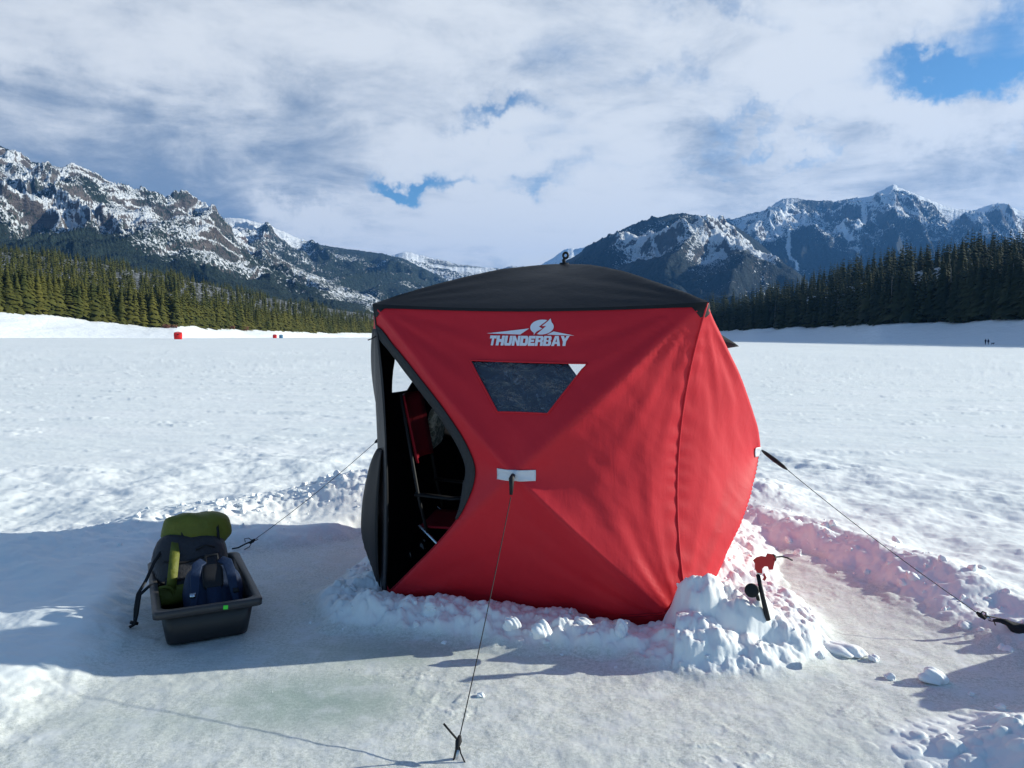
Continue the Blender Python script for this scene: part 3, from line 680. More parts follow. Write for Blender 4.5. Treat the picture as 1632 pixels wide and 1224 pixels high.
# low reddish willows on the left bank
wl = []
for q in range(3):
    b = MB(); r = random.Random(q+20)
    for i in range(90):
        a = r.uniform(0, 6.28); sp = r.uniform(.1, 1.0); x0 = r.uniform(-1.6, 1.6); hh = r.uniform(.6, 1.5)
        b.tube([(x0, r.uniform(-.4, .4), 0), (x0+math.cos(a)*sp*.4, math.sin(a)*sp*.4, hh*.6), (x0+math.cos(a)*sp*.8, math.sin(a)*sp*.8, hh)], [.05, .04, .015], 3, False)
    me = mesh_py('willow_shrub', b.V, b.F); me.materials.append(MT['shrub']); wl.append(me)
far_bu = BU
for n_, (px, kk, s_, lb) in enumerate([(262, .41, 1.5, 'reddish willow thicket on the left bank above the large red far tent'), (276, .415, 1.2, 'small red willow clump just right of the nearest willow thicket'),
        (367, .42, 1.5, 'brown willow clump above the middle of the left bank'), (386, .42, 2.0, 'wide rust coloured willow clump at the tree line, farthest right on the left bank')]):
    i = float(np.interp(kk, hillL.k, np.arange(len(hillL.k)))); x, y, z = hillL.z(i, (px-hillL.px[0])/5.0)
    o = bpy.data.objects.new('willow_shrub', wl[n_ % 3]); C.objects.link(o); o.location = (x, y, z-.1); o.scale = (s_*1.3, s_, s_); tag(o, lb, 'shrub')

# ------------------------------------------------------------------ the red shelter
tent = empty('ice_shelter', (TC[0], TC[1], 0), TROT)
tag(tent, 'large red pop-up ice fishing tent with black roof and open side door', 'ice fishing tent')
WIN = [(-.33, .665), (.365, .655), (.165, .355), (-.13, .355)]
DOOR = [(-1.0, .862), (-.955, .835), (-.86, .745), (-.68, .575), (-.515, .41), (-.37, .235), (-.285, .09), (-.262, -.03), (-.30, -.17), (-.375, -.315), (-.545, -.51), (-.77, -.73), (-1.0, -.955)]
def catmull(P, n=6):
    out = []; Q = [P[0]]+list(P)+[P[-1]]
    for i in range(1, len(Q)-2):
        for j in range(n):
            t = j/n; p0, p1, p2, p3 = (np.array(Q[i-1]), np.array(Q[i]), np.array(Q[i+1]), np.array(Q[i+2]))
            out.append(tuple(.5*((2*p1)+(-p0+p2)*t+(2*p0-5*p1+4*p2-p3)*t*t+(-p0+3*p1-3*p2+p3)*t**3)))
    out.append(tuple(P[-1])); return out
DC = catmull(DOOR, 5)
def inside(p, P):
    x, y = p; c = False; n = len(P)
    for i in range(n):
        ax, ay = P[i]; bx, by = P[(i+1) % n]
        if (ay > y) != (by > y) and x < (bx-ax)*(y-ay)/(by-ay)+ax: c = not c
    return c
def dseg(p, P, closed=True):
    x = np.array([p[0]]); y = np.array([p[1]]); return seg_dist(x, y, list(P)+([P[0]] if closed else []))[0][0]
def wall_mesh(k, holes, n=84):
    pts = []; edges = []; g = np.linspace(-1, 1, n+1)
    per = [(a, -1.0) for a in g]+[(1.0, b) for b in g[1:]]+[(a, 1.0) for a in g[::-1][1:]]+[(-1.0, b) for b in g[::-1][1:-1]]
    pts += per; edges += [(i, (i+1) % len(per)) for i in range(len(per))]
    for hp in holes:
        o = len(pts); dense = []
        for i in range(len(hp)):
            a = np.array(hp[i]); b = np.array(hp[(i+1) % len(hp)]); m_ = max(1, int(np.linalg.norm(b-a)/.03))
            if a[0] <= -1 and b[0] <= -1: m_ = 1
            dense += [tuple(a+(b-a)*j/m_) for j in range(m_)]
        pts += dense; edges += [(o+i, o+(i+1) % len(dense)) for i in range(len(dense))]
    Xg, Yg = np.meshgrid(g[1:-1], g[1:-1]); P = np.stack([Xg.ravel(), Yg.ravel()], -1)
    keep = np.ones(len(P), bool)
    for hp in holes:
        d = seg_dist(P[:, 0], P[:, 1], list(hp)+[hp[0]])[0]; keep &= d > .008
    pts += [tuple(p) for p in P[keep]]
    r = geometry.delaunay_2d_cdt([Vector(p) for p in pts], edges, [], 0, 1e-6)
    V2 = [tuple(v) for v in r[0]]; Fs = []
    for f in r[2]:
        c = (sum(V2[i][0] for i in f)/len(f), sum(V2[i][1] for i in f)/len(f))
        if any(inside(c, hp) for hp in holes): continue
        Fs.append(tuple(f))
    S = np.array([v[0] for v in V2]).clip(-1, 1); Vv = np.array([v[1] for v in V2]).clip(-1, 1)
    L = t_loc(S, Vv, k)
    me = mesh_py('wall', L, Fs); return me, L
def surf_poly(P, k, out, name, m, parent, maxe=.035):
    tris = geometry.tessellate_polygon([[Vector((a, b, 0)) for a, b in P]]); work = [[np.array(P[i], float) for i in t] for t in tris]; done = []
    while work:
        t = work.pop(); e = [np.linalg.norm(t[(i+1) % 3]-t[i]) for i in range(3)]; i = int(np.argmax(e))
        if e[i] > maxe: mdl = (t[i]+t[(i+1) % 3])/2; work += [[t[i], mdl, t[(i+2) % 3]], [mdl, t[(i+1) % 3], t[(i+2) % 3]]]
        else: done.append(t)
    V = []; Fs = []
    for t in done:
        a = (t[1]-t[0]); b = (t[2]-t[0]); o = len(V)
        V += t if a[0]*b[1]-a[1]*b[0] > 0 else [t[0], t[2], t[1]]; Fs.append((o, o+1, o+2))
    V = np.array(V); return V, Fs
def surf_obj(polys, k, out, name, m, parent, maxe=.035, thick=0.0, label=None):
    b = MB()
    for P in polys:
        V, Fs = surf_poly(P, k, out, name, m, parent, maxe); b.add(t_loc(V[:, 0], V[:, 1], k, out), Fs)
    o = b.build(name, m, parent)
    bm = bmesh.new(); bm.from_mesh(o.data); bmesh.ops.remove_doubles(bm, verts=bm.verts, dist=.0004); bm.to_mesh(o.data); bm.free()
    if thick: md = o.modifiers.new('solid', 'SOLIDIFY'); md.thickness = thick; md.offset = 0
    if label: o['label'] = label
    return o
walls = []
for k in range(4):
    WK = WIN if k != 1 else [(-.38, .76), (.40, .76), (.20, .42), (-.16, .42)]
    holes = [WK]
    if k == 0: holes = [WIN, [(-1.02, .862)]+DC[1:-1]+[(-1.02, -.955)]]
    if k == 0:
        # door outline closed along the corner seam
        holes[1] = [(-1.0, .862)]+DC[1:-1]+[(-1.0, -.955)]
    me, L = wall_mesh(k, holes); wl_ = link('wall', me, MT['red'], tent); walls.append(wl_)
    wl_['label'] = ['red front wall with logo, dark window and curved door opening', 'sunlit red right wall', 'red rear wall', 'red left wall behind the door flap'][k]
    # window: clear pane, hem
    pane = surf_obj([[(a*1.0, b) for a, b in WK]], k, -.004, 'window_pane', MT['vinyl'], wl_, .06)
    hem = MB(); P = WK+[WK[0]]; Q = []
    for i in range(4):
        a = np.array(P[i]); c = np.array(P[i+1]); Q += [a+(c-a)*j/8 for j in range(8)]
    Q = np.array(Q+[Q[0]]); hem.tube(t_loc(Q[:, 0], Q[:, 1], k, .002), .005, 5, False); hem.build('window_hem', MT['trim'] if k else MT['red'], wl_)
    if k == 0:
        surf_obj([[(-.33, .665), (.245, .657), (.312, .575), (.165, .355), (-.13, .355)]], 0, -.022, 'window_cover', MT['cover'], wl_, .06)
    pch = MB()
    surf_obj([[(-.105, -.035), (.118, -.035), (.118, .03), (-.105, .03)]] if k == 0 else [[(-.11, -.035), (.11, -.035), (.11, .03), (-.11, .03)]], k, .006, 'hub_patch', MT['reflect'], wl_, .03, .002, label='pale reflective strip over the wall hub')
    for sg in (-1, 1):                                # black corner patches
        surf_obj([[(sg*.90, 1.0), (sg*1.0, 1.0), (sg*1.0, .92), (sg*.985, .915)]], k, .004, 'corner_patch', MT['roof'], wl_, .05)
        surf_obj([[(sg*.985, -1), (sg*.86, -1), (sg*.985, -.88)]], k, .004, 'corner_patch', MT['darkred'], wl_, .05)
    if k > 0 or True:                                # seam binding up each corner
        b = MB(); vv = np.linspace(-1, 1, 40); b.tube(t_loc(np.ones(40), vv, k, .001, wr=False), .006, 6); b.build('corner_seam', MT['red'] if k != 3 else MT['black'], wl_)
# roof
n = 80; g = np.linspace(-1, 1, n+1); SX, SY = np.meshgrid(g, g); a, b_ = np.abs(SX), np.abs(SY); t_ = np.maximum(a, b_); m_ = np.minimum(a, b_)/np.maximum(t_, 1e-6)
zr = HC+(HA-HC)*(1-t_**(1.16+.42*m_**2))-.03*(1-m_**2)*t_**4+.004*fbm(SX*2, SY*2, 4, 3)*(1-t_**6)+.02*(1-m_)*np.sin(np.clip(t_, 0, 1)*np.pi)*.3
for cs in ((-1, -1), (1, -1), (1, 1), (-1, 1)):
    dx = SX-cs[0]; dy = SY-cs[1]; r = np.hypot(dx, dy); zr = zr+.007*np.exp(-r/.4)*np.sin(np.arctan2(dy, dx)*26)*sstep(.02, .2, r)*(1-t_**8)
rx = SX*(ATOP+.006); ry = SY*(ATOP+.006)
I = np.arange((n+1)**2).reshape(n+1, n+1); Fr = np.stack([I[:-1, :-1], I[:-1, 1:], I[1:, 1:], I[1:, :-1]], -1).reshape(-1, 4)
# skirt of the roof hanging a little over the walls
me = mesh_np('roof', np.stack([rx.ravel(), ry.ravel(), zr.ravel()+.004], -1), Fr); roof = link('roof', me, MT['roof'], tent)
b = MB()
for k in range(4):
    ss = np.linspace(-1, 1, 40); top = t_loc(ss, np.ones(40), k, .009, wr=False); bot = t_loc(ss, np.full(40, .985)-.012*np.abs(ss)**6, k, .007, wr=False)
    V = list(top+[0, 0, .004])+list(bot); b.add(V, [(i, i+40, i+41, i+1) for i in range(39)])
b.build('roof_hem', MT['roof'], roof)
# loop and swivel on the very top
b = MB(); z0 = HA+.0
b.tube([(0, 0, z0-.02), (0, 0, z0+.012)], [.04, .03], 14); b.tube([(0, 0, z0), (-.004, 0, z0+.03), (.006, 0, z0+.045)], [.012, .012, .009], 8)
b.tube([(0.008+.016*math.sin(q), 0, z0+.060+.018*-math.cos(q)) for q in np.linspace(0, 2*math.pi, 17)], .0075, 6, False); b.build('hanging_loop', MT['black'], roof)
# door trim, flap
dc = np.array([p for p in DC]); i_end = int(len(dc)*.76)
b = MB(); P0 = []; P1 = []
for i in range(i_end):
    d = dc[min(i+1, len(dc)-1)]-dc[max(i-1, 0)]; d /= np.linalg.norm(d); nn = np.array([d[1], -d[0]])*(.062 if i < i_end-8 else .062*(i_end-i)/8+.004)
    if nn[0] > 0: nn = -nn
    q = dc[i]+nn; P0.append(dc[i]+(-nn*.12)); P1.append((max(-1, q[0]), q[1]))
P0 = np.array(P0); P1 = np.array(P1); L0 = t_loc(P0[:, 0], P0[:, 1], 0, .006); L1 = t_loc(P1[:, 0], P1[:, 1], 0, -.004)
nn_ = len(L0); b.add(list(L0)+list(L1), [(i, i+1, i+1+nn_, i+nn_) for i in range(nn_-1)]); o = b.build('door_trim', MT['trim'], walls[0]); md = o.modifiers.new('s', 'SOLIDIFY'); md.thickness = .006
b = MB(); D2 = dc[i_end-2:]; b.tube(t_loc(D2[:, 0], D2[:, 1], 0, .0), .005, 6); b.build('door_zip', MT['darkred'], walls[0])
# door flap: folded back round the left corner and lying over the left wall
def flap(name, vs, s0, s1, out, m, parent, n=14, label=None, curl=.0):
    V = []; Fs = []
    for i, v in enumerate(vs):
        for j in range(n):
            u = j/(n-1); s = s0(v)+(s1(v)-s0(v))*u
            p = t_loc(s, v, 3, out(v, u), wr=False)+np.array([0, 0, 0]); V.append(p+.006*np.array([math.sin(u*9+v*3), 0, 0]))
    for i in range(len(vs)-1):
        for j in range(n-1): Fs.append((i*n+j, i*n+j+1, (i+1)*n+j+1, (i+1)*n+j))
    o = link(name, mesh_py(name, V, Fs), m, parent); md = o.modifiers.new('s', 'SOLIDIFY'); md.thickness = .006
    if label: o['label'] = label
    return o
vs = np.linspace(.84, -.93, 50)
arc = lambda v: max(0.0, 1-((v+.04)/.9)**2)
flap('door_flap', vs, lambda v: 1.02, lambda v: 1-.55*arc(v)**.8, lambda v, u: .006+.028*arc(v)*math.sin(u*math.pi*.9)+.012*u, MT['flap'], tent, label='charcoal door flap folded back around the left corner')
vs2 = np.linspace(.02, -.93, 34)
arc2 = lambda v: max(0.0, math.sin(math.pi*min(1, max(0, (.05-v)/1.0)))**.6)
flap('door_flap', vs2, lambda v: .93, lambda v: .93-.42*arc2(v), lambda v, u: .02+.115*arc2(v)*math.sin(.3+u*2.0), MT['black'], tent, label='loose black lower end of the door flap hanging outward')
# seam cord tie near the top of the door
b = MB(); p = t_loc(-1, .80, 0, 0, wr=False); b.tube([p, p+np.array([-.03, -.01, -.02]), p+np.array([-.055, -.01, -.028])], .0035, 5); b.build('door_tie', MT['black'], tent)
# small white brand print glimpsed on the folded flap
b = MB()
for (v0, v1, ww) in ((.02, -.02, .010), (-.05, -.09, .014), (-.12, -.15, .010), (-.17, -.25, .012)):
    V = [t_loc(s, v, 3, .020, wr=False)+np.array([-.012, -.03, 0]) for s, v in ((1.0, v0), (1.0-ww, v0), (1.0-ww, v1), (1.0, v1))]; b.add(V, [(0, 1, 2, 3)])
# logo on the front wall
def lz(zx, zy): return (-.25+(zx-245)/910*.525, .835-(zy-268)*.00061)
LET = {'T': [[(0, .7), (1, .7), (1, 1), (0, 1)], [(.33, 0), (.67, 0), (.67, .7), (.33, .7)]],
 'H': [[(0, 0), (.37, 0), (.37, 1), (0, 1)], [(.63, 0), (1, 0), (1, 1), (.63, 1)], [(.37, .36), (.63, .36), (.63, .66), (.37, .66)]],
 'U': [[(0, .26), (.37, .26), (.37, 1), (0, 1)], [(.63, .26), (1, .26), (1, 1), (.63, 1)], [(.12, 0), (.88, 0), (1, .26), (0, .26)]],
 'N': [[(0, 0), (.34, 0), (.34, 1), (0, 1)], [(.66, 0), (1, 0), (1, 1), (.66, 1)], [(.34, .56), (.66, .05), (.66, .46), (.34, 1)]],
 'D': [[(0, 0), (.36, 0), (.36, 1), (0, 1)], [(.36, .72), (.64, .72), (.82, 1), (.36, 1)], [(.36, 0), (.82, 0), (.64, .28), (.36, .28)], [(.64, .28), (.82, 0), (1, .2), (1, .8), (.82, 1), (.64, .72)]],
 'E': [[(0, 0), (.38, 0), (.38, 1), (0, 1)], [(.38, .72), (1, .72), (1, 1), (.38, 1)], [(.38, .38), (.86, .38), (.86, .62), (.38, .62)], [(.38, 0), (1, 0), (1, .28), (.38, .28)]],
 'R': [[(0, 0), (.36, 0), (.36, 1), (0, 1)], [(.36, .78), (.62, .78), (.84, 1), (.36, 1)], [(.62, .62), (.88, .48), (1, .6), (1, .86), (.84, 1), (.62, .78)], [(.36, .38), (.66, .38), (.88, .48), (.62, .62), (.36, .62)], [(.66, 0), (1, 0), (1, .38), (.88, .48), (.66, .38)]],
 'B': [[(0, 0), (.36, 0), (.36, 1), (0, 1)], [(.36, .8), (.62, .8), (.84, 1), (.36, 1)], [(.36, 0), (.84, 0), (.62, .2), (.36, .2)], [(.36, .42), (.62, .42), (.88, .5), (.62, .58), (.36, .58)], [(.62, .58), (.88, .5), (.98, .62), (.98, .86), (.84, 1), (.62, .8)], [(.62, .2), (.84, 0), (1, .14), (1, .38), (.88, .5), (.62, .42)]],
 'A': [[(0, 0), (.33, 0), (.5, .78), (.5, 1), (.3, 1)], [(.67, 0), (1, 0), (.7, 1), (.5, 1), (.5, .78)], [(.374, .2), (.626, .2), (.583, .4), (.417, .4)]],
 'Y': [[(.33, 0), (.67, 0), (.67, .42), (.33, .42)], [(0, 1), (.33, .42), (.5, .42), (.5, .70), (.36, 1)], [(1, 1), (.64, 1), (.5, .70), (.5, .42), (.67, .42)]]}
polys = []
x0 = 285; wds = dict(T=70, H=82, U=78, N=80, D=80, E=68, R=80, B=80, A=92, Y=90); gap = 3.2
for ch in 'THUNDERBAY':
    ww = wds[ch]
    for P in LET[ch]:
        polys.append([lz(x0+a*ww+(c-.5)*6, 388-c*104) for a, c in P])
    x0 += ww+gap-(9 if ch == 'A' else 0)
cxl, cyl, rxl, ryl = 815, 190, 121, 78
arc_ = lambda a0, a1, n_: [(cxl+rxl*math.cos(math.radians(q)), cyl-ryl*1.02*math.sin(math.radians(q))) for q in np.linspace(a0, a1, n_)]
left = arc_(66, 232, 14)+[(738, 276), (762, 240), (820, 205), (784, 186)]
right = [(895, 98)]+arc_(38, -112, 14)+[(858, 178), (812, 180), (870, 128)]
polys += [[lz(*q) for q in left], [lz(*q) for q in right], [lz(*q) for q in [(245, 262), (685, 205), (600, 270)]], [lz(*q) for q in [(875, 270), (940, 237), (1155, 282)]]]
polys = [[(a, c) for a, c in P] for P in polys]
surf_obj(polys, 0, .005, 'logo', MT['white'], walls[0], .02, label='white THUNDERBAY lettering with a lightning bolt disc and two wedges')
# faint seam of stitching across the lower front and a fabric tuck
for q in (0, .018):
    vv = np.linspace(0, 1, 24); S_ = .995-.42*vv; V_ = -.84+q-.02*vv-.07*np.sin(vv*1.2); b = MB(); b.tube(t_loc(S_, V_, 0, .0015), .0018, 5, False); b.build('stitched_seam', MT['darkred'], walls[0])
# pull straps at the hubs, vent hood on the right wall
def strap(k, parent):
    b = MB(); p = t_loc(0, 0, k, .01); o = t_loc(0, 0, k, .04); dn = np.array([0, 0, -1.])
    b.tube([p+dn*0, o+dn*.01, o+dn*.05, o+dn*.09+(o-p)*.2], [.012, .014, .011, .008], 8); b.build('pull_strap', MT['black'], parent)
strap(0, walls[0])
vb = MB(); c0 = t_loc(-.40, .80, 1, .0); 
e1 = (t_loc(-.30, .80, 1)-t_loc(-.50, .80, 1)); e1 /= np.linalg.norm(e1); e2 = (t_loc(-.4, .88, 1)-t_loc(-.4, .74, 1)); e2 /= np.linalg.norm(e2); e3 = np.cross(e1, e2); e3 = e3 if e3[0] > 0 else -e3
A_ = [c0+e1*.10*math.cos(q)+e2*.055*math.sin(q) for q in np.linspace(0, math.pi*2, 15)[:-1]]
B_ = [c0+e3*(.055+.025*-math.sin(q))+e1*.085*math.cos(q)+e2*.04*math.sin(q)-e2*.035 for q in np.linspace(0, math.pi*2, 15)[:-1]]
vb.add(A_+B_, [(i, (i+1) % 14, 14+(i+1) % 14, 14+i) for i in range(14)]+[tuple(range(14, 28))]); vb.build('vent', MT['trim'], walls[1])
b = MB(); g5 = np.linspace(-.86, .86, 9); b.add([(x, y, .035+.008*math.sin(x*7+y*5)) for x in g5 for y in g5], [(i*9+j, (i+1)*9+j, (i+1)*9+j+1, i*9+j+1) for i in range(8) for j in range(8)]); b.build('shade_sheet', MT['black'], tent)  # black sheet added to stand in for the unlit interior floor
# inside: camp chair, added sun-patch pad, bucket and auger
def L2W(x, y, z=0): q = t_w(np.array([x, y, z])); return tuple(q)
ch = empty('camp_chair', L2W(-.54, -.50), TROT+R_(8)); tag(ch, 'dark red folding camp chair with tall back just inside the tent door', 'chair')
b = MB(); pts = [(-.24, y, z) for y, z in ((-.20, .62), (.20, .62), (.22, 1.12), (-.22, 1.12))]
nx = 9; V = []
for i in range(nx):
    for j in range(nx):
        u, v = i/(nx-1), j/(nx-1); y = (-.20+.40*u)*(1+.1*v); z = .80+.40*v; V.append((-.22-.08*v-.05*math.sin(u*math.pi), y, z))
b.add(V, [(i*nx+j, i*nx+j+1, (i+1)*nx+j+1, (i+1)*nx+j) for i in range(nx-1) for j in range(nx-1)]); o = b.build('backrest', MT['darkred'], ch); md = o.modifiers.new('s', 'SOLIDIFY'); md.thickness = .012
b = MB(); V = [(-.2+.45*u, -.22+.44*v, .42-.05*math.sin(u*math.pi)*math.sin(v*math.pi)) for u in np.linspace(0, 1, 8) for v in np.linspace(0, 1, 8)]
b.add(V, [(i*8+j, i*8+j+1, (i+1)*8+j+1, (i+1)*8+j) for i in range(7) for j in range(7)]); o = b.build('seat', MT['darkred'], ch); md = o.modifiers.new('s', 'SOLIDIFY'); md.thickness = .012
for y in (-.24, .24):
    b = MB(); b.tube([(-.15, y, .40), (-.20, y, .6), (-.31, y*.95, 1.21)], .010, 8); b.build('back_post', MT['black'], ch)
    b = MB(); b.tube([(-.22, y, .02), (.26, y, .42)], .010, 8); b.build('leg', MT['steel'], ch)
    b = MB(); b.tube([(.24, y, .02), (-.20, y, .44)], .010, 8); b.build('leg', MT['steel'], ch)
    b = MB(); b.ribbon([(-.22, y, .62), (0, y, .60), (.24, y, .62)], (0, 0, 1), .06, .012); b.build('armrest', MT['black'], ch)
fl = MB(); q = random.Random(3)
def fz(v): return v+Vector((0, 0, .02*math.sin(v.x*30+v.y*10)))
FLW = (-.84, -.12, .95)  # pad added in place of a sun patch, brightness put into its colour
fl.ellipsoid((0, 0, 0), (.035, .115, .15), .5, fn=fz); o = fl.build('sun_patch_pad', MT['beige']); o.location = L2W(*FLW); o.rotation_euler = (0, .12, TROT); tag(o, 'added mottled beige pad standing in for a sun patch behind the red chair inside the tent', 'sun patch stand-in')
bk = empty('bucket', L2W(.05, -.15), 0); tag(bk, 'dark bucket with glinting rim on the floor inside the tent doorway', 'bucket')
b = MB(); pr_ = [(.0, .01), (.125, .01), (.15, .34), (.158, .34), (.158, .36), (.145, .36), (.12, .03), (0, .03)]
V = [(r_*math.cos(a), r_*math.sin(a), z) for r_, z in pr_ for a in np.linspace(0, 2*math.pi, 25)[:-1]]
b.add(V, [(i*24+j, i*24+(j+1) % 24, (i+1)*24+(j+1) % 24, (i+1)*24+j) for i in range(len(pr_)-1) for j in range(24)]); b.build('pail', MT['plastic'], bk)
b = MB(); b.tube([(.155*math.cos(a), .03*math.sin(a)*0+.155*math.sin(a)*.15, .34+.12*math.sin(a)) for a in np.linspace(0, math.pi, 15)], .003, 6); b.build('handle', MT['steel'], bk)

# ------------------------------------------------------------------ guy ropes
def sag(a, b, n=14, s=.02):
    a = np.array(a); b = np.array(b); return [a+(b-a)*t-np.array([0, 0, 4*s*t*(1-t)]) for t in np.linspace(0, 1, n)]
def guy(label, hub, anchor, grip_len, cords, screw=True):
    g = empty('guy_rope', (0, 0, 0)); tag(g, label, 'rope', None)
    hub = np.array(hub); anchor = np.array(anchor); d = (anchor-hub)/np.linalg.norm(anchor-hub)
    b = MB()
    if grip_len:
        b.tube([hub, hub+d*grip_len*.15, hub+d*grip_len*.5, hub+d*grip_len*.85, hub+d*grip_len], [.005, .011, .014, .011, .004], 8); b.build('grip', MT['black'], g)
    b = MB(); b.tube(sag(hub+d*grip_len*.95, anchor), .0022, 6); b.build('cord', MT['rope'], g)
    b = MB(); b.tube([anchor-d*.02, anchor, anchor+d*.03], [.006, .013, .007], 8); b.build('knot', MT['rope'], g)
    for c in cords:
        b = MB(); b.tube([anchor+np.array(q) for q in c[0]], c[1], 6); b.build('loose_end' if c[2] == 'rope' else 'ice_screw', MT[c[2]], g)
    return g
hf = t_w(t_loc(0, 0, 0, .05)+np.array([0, 0, -.10])); aF = at(731, 1181, 2.68)
guy('taut guy rope running from the front wall hub down to the ice in the foreground', hf, aF, 0.0,
    [([(0, 0, 0), (-.03, .0, .035), (-.055, .0, .065)], .004, 'rope'), ([(0, 0, 0), (-.01, -.005, -.03), (-.022, -.01, -.085), (-.03, -.01, -.12)], .003, 'rope'),
     ([(0, 0, 0), (.008, -.01, -.04), (.03, -.03, -.075), (.055, -.05, -.10), (.075, -.06, -.125)], .003, 'rope'), ([(0, 0, -.02), (-.012, 0, -.07), (-.016, 0, -.13)], .0055, 'steel'), ([(0.004, 0, -.02), (-.006, 0, -.07), (-.02, 0, -.13)], .004, 'steel')])
hR = t_w(t_loc(0, 0, 1, .01)); aR = at(1562, 980, 3.86)
guy('guy rope with black grip running from the right wall hub to the black pouch', hR, aR, .19,
    [([(.0, 0, 0), (.012, 0, .018), (.03, 0, .012), (.03, 0, -.006), (.01, 0, -.014), (0, 0, 0)], .0035, 'rope'), ([(.03, 0, -.01), (.05, 0, -.03), (.075, 0, -.035), (.085, 0, -.06), (.11, 0, -.07), (.15, 0, -.06)], .003, 'rope'), ([(.035, 0, -.012), (.055, .0, -.025)], .008, 'steel'), ([(.0, 0, 0), (.03, 0, -.005), (.11, 0, -.02)], .004, 'rope')])
hL = t_w(t_loc(0, 0, 3, .01)); aL = gp(403, 862, .07)
guy('guy rope running from behind the door flap down to a knotted cord beside the sled', hL, aL, .1,
    [([(0, 0, 0), (-.05, -.01, -.02), (-.10, -.02, -.045), (-.14, -.03, -.05)], .006, 'rope'), ([(0, 0, 0), (-.03, 0, .02), (-.06, 0, .015), (-.055, 0, -.01)], .003, 'rope'), ([(0, 0, 0), (-.02, -.02, -.04), (-.06, -.03, -.06)], .003, 'rope'), ([(0, 0, 0), (.03, -.02, .01), (.045, -.02, .02)], .003, 'rope')])
# black pouch on the right guy
pc = at(1600, 1000, 4.22)
PD = 3.82; pk = empty('rope_pouch', tuple(at(1612, 1003, PD))); PO = np.array(pk.location)
b = MB(); pts = [at(x, y, PD-.0008*(x-1582))-PO for x, y in ((1582, 987), (1592, 989), (1604, 993), (1618, 1001), (1632, 1009), (1650, 1018), (1675, 1030), (1700, 1045))]
b.tube(pts, [.006, .010, .017, .030, .042, .050, .048, .02], 20)
for i in range(len(b.V)):
    v = b.V[i]; b.V[i] = (v[0], v[1]+.012*math.sin(v[0]*50+v[2]*40), v[2]+.007*math.sin(v[0]*70+v[1]*60))
b.build('pouch', MT['black'], pk)
b = MB(); b.ribbon([at(x, y, PD-.03)-PO for x, y in ((1610, 1000), (1618, 1014), (1628, 1024), (1642, 1034))], (0, -1, 0), .012, .004); b.build('strap', MT['black'], pk)
b = MB(); b.tube([at(x, y, PD-.05)-PO for x, y in ((1624, 1012), (1632, 1018), (1645, 1024))], [.01, .016, .014], 10); b.build('lining', MT['grey'], pk)
tag(pk, 'black fabric pouch clipped to the right guy rope at the picture edge', 'pouch')

# ------------------------------------------------------------------ sled with two backpacks
U2 = np.array([.89, .455]); U2 /= np.linalg.norm(U2); ANG = math.atan2(U2[1], U2[0])
fl_ = gp(244, 980, .205)[:2]; SC = fl_+U2*.2525+np.array([-U2[1], U2[0]])*.47
sled = empty('gear_sled', (SC[0], SC[1], .004), ANG); tag(sled, 'black plastic sled tub loaded with two backpacks on the shaded ice', 'sled')
def rloop(hx, hy, r, z, n=6):
    out = []
    for cx, cy, a0 in ((hx-r, hy-r, 0), (-hx+r, hy-r, 90), (-hx+r, -hy+r, 180), (hx-r, -hy+r, 270)):
        for i in range(n+1): a = R_(a0+90*i/n); out.append((cx+r*math.cos(a), cy+r*math.sin(a), z))
    return out
def loft(loops, close_start=True, close_end=True):
    b = MB(); m_ = len(loops[0]); V = [p for L_ in loops for p in L_]
    Fs = [(i*m_+j, i*m_+(j+1) % m_, (i+1)*m_+(j+1) % m_, (i+1)*m_+j) for i in range(len(loops)-1) for j in range(m_)]
    if close_start: Fs.append(tuple(range(m_-1, -1, -1)))
    if close_end: Fs.append(tuple((len(loops)-1)*m_+j for j in range(m_)))
    return b.add(V, Fs)
hx, hy = .2525, .47
loft([rloop(hx-.075, hy-.09, .05, .0), rloop(hx-.06, hy-.075, .05, .006), rloop(hx-.055, hy-.07, .05, .03), rloop(hx-.03, hy-.03, .05, .19), rloop(hx-.036, hy-.036, .05, .19), rloop(hx-.062, hy-.078, .045, .03), rloop(hx-.08, hy-.1, .04, .012)]).build('tub', MT['plastic'], sled)
loft([rloop(hx-.032, hy-.032, .05, .184), rloop(hx-.004, hy-.004, .035, .184), rloop(hx-.002, hy-.002, .035, .170), rloop(hx+.003, hy+.003, .035, .170), rloop(hx+.004, hy+.004, .035, .198), rloop(hx-.003, hy-.003, .035, .205), rloop(hx-.034, hy-.034, .05, .205), rloop(hx-.037, hy-.037, .05, .190)], False, False).build('rim', MT['rim'], sled)
b = MB(); b.box((.075, -hy-.0045, .187), (.011, .0012, .010), Matrix.Rotation(.1, 3, 'Y')); b.build('sticker', MT['lime'], sled, False)
def slump(a1, a2, am):
    def f(v):
        n_ = math.sin(v.x*a1+1)*math.cos(v.z*a2)+.6*math.sin(v.y*a2*1.3+v.x*a1*.7)+.4*math.sin((v.x+v.z)*a1*2.1)
        return v*(1+am*n_)
    return f
def SL(x, y, z): c, s_ = math.cos(ANG), math.sin(ANG); return (SC[0]+c*x-s_*y, SC[1]+s_*x+c*y, z)
bp = empty('backpack', SL(-.02, .12, .005), ANG+.12); tag(bp, 'large grey and olive green hiking backpack lying in the rear of the sled', 'backpack')
rot = Matrix.Rotation(R_(-30), 3, 'X')
b = MB(); b.ellipsoid((-.005, .10, .20), (.20, .17, .20), .62, rot, fn=slump(17, 21, .045), nu=40, nv=26); b.build('body', MT['grey'], bp)
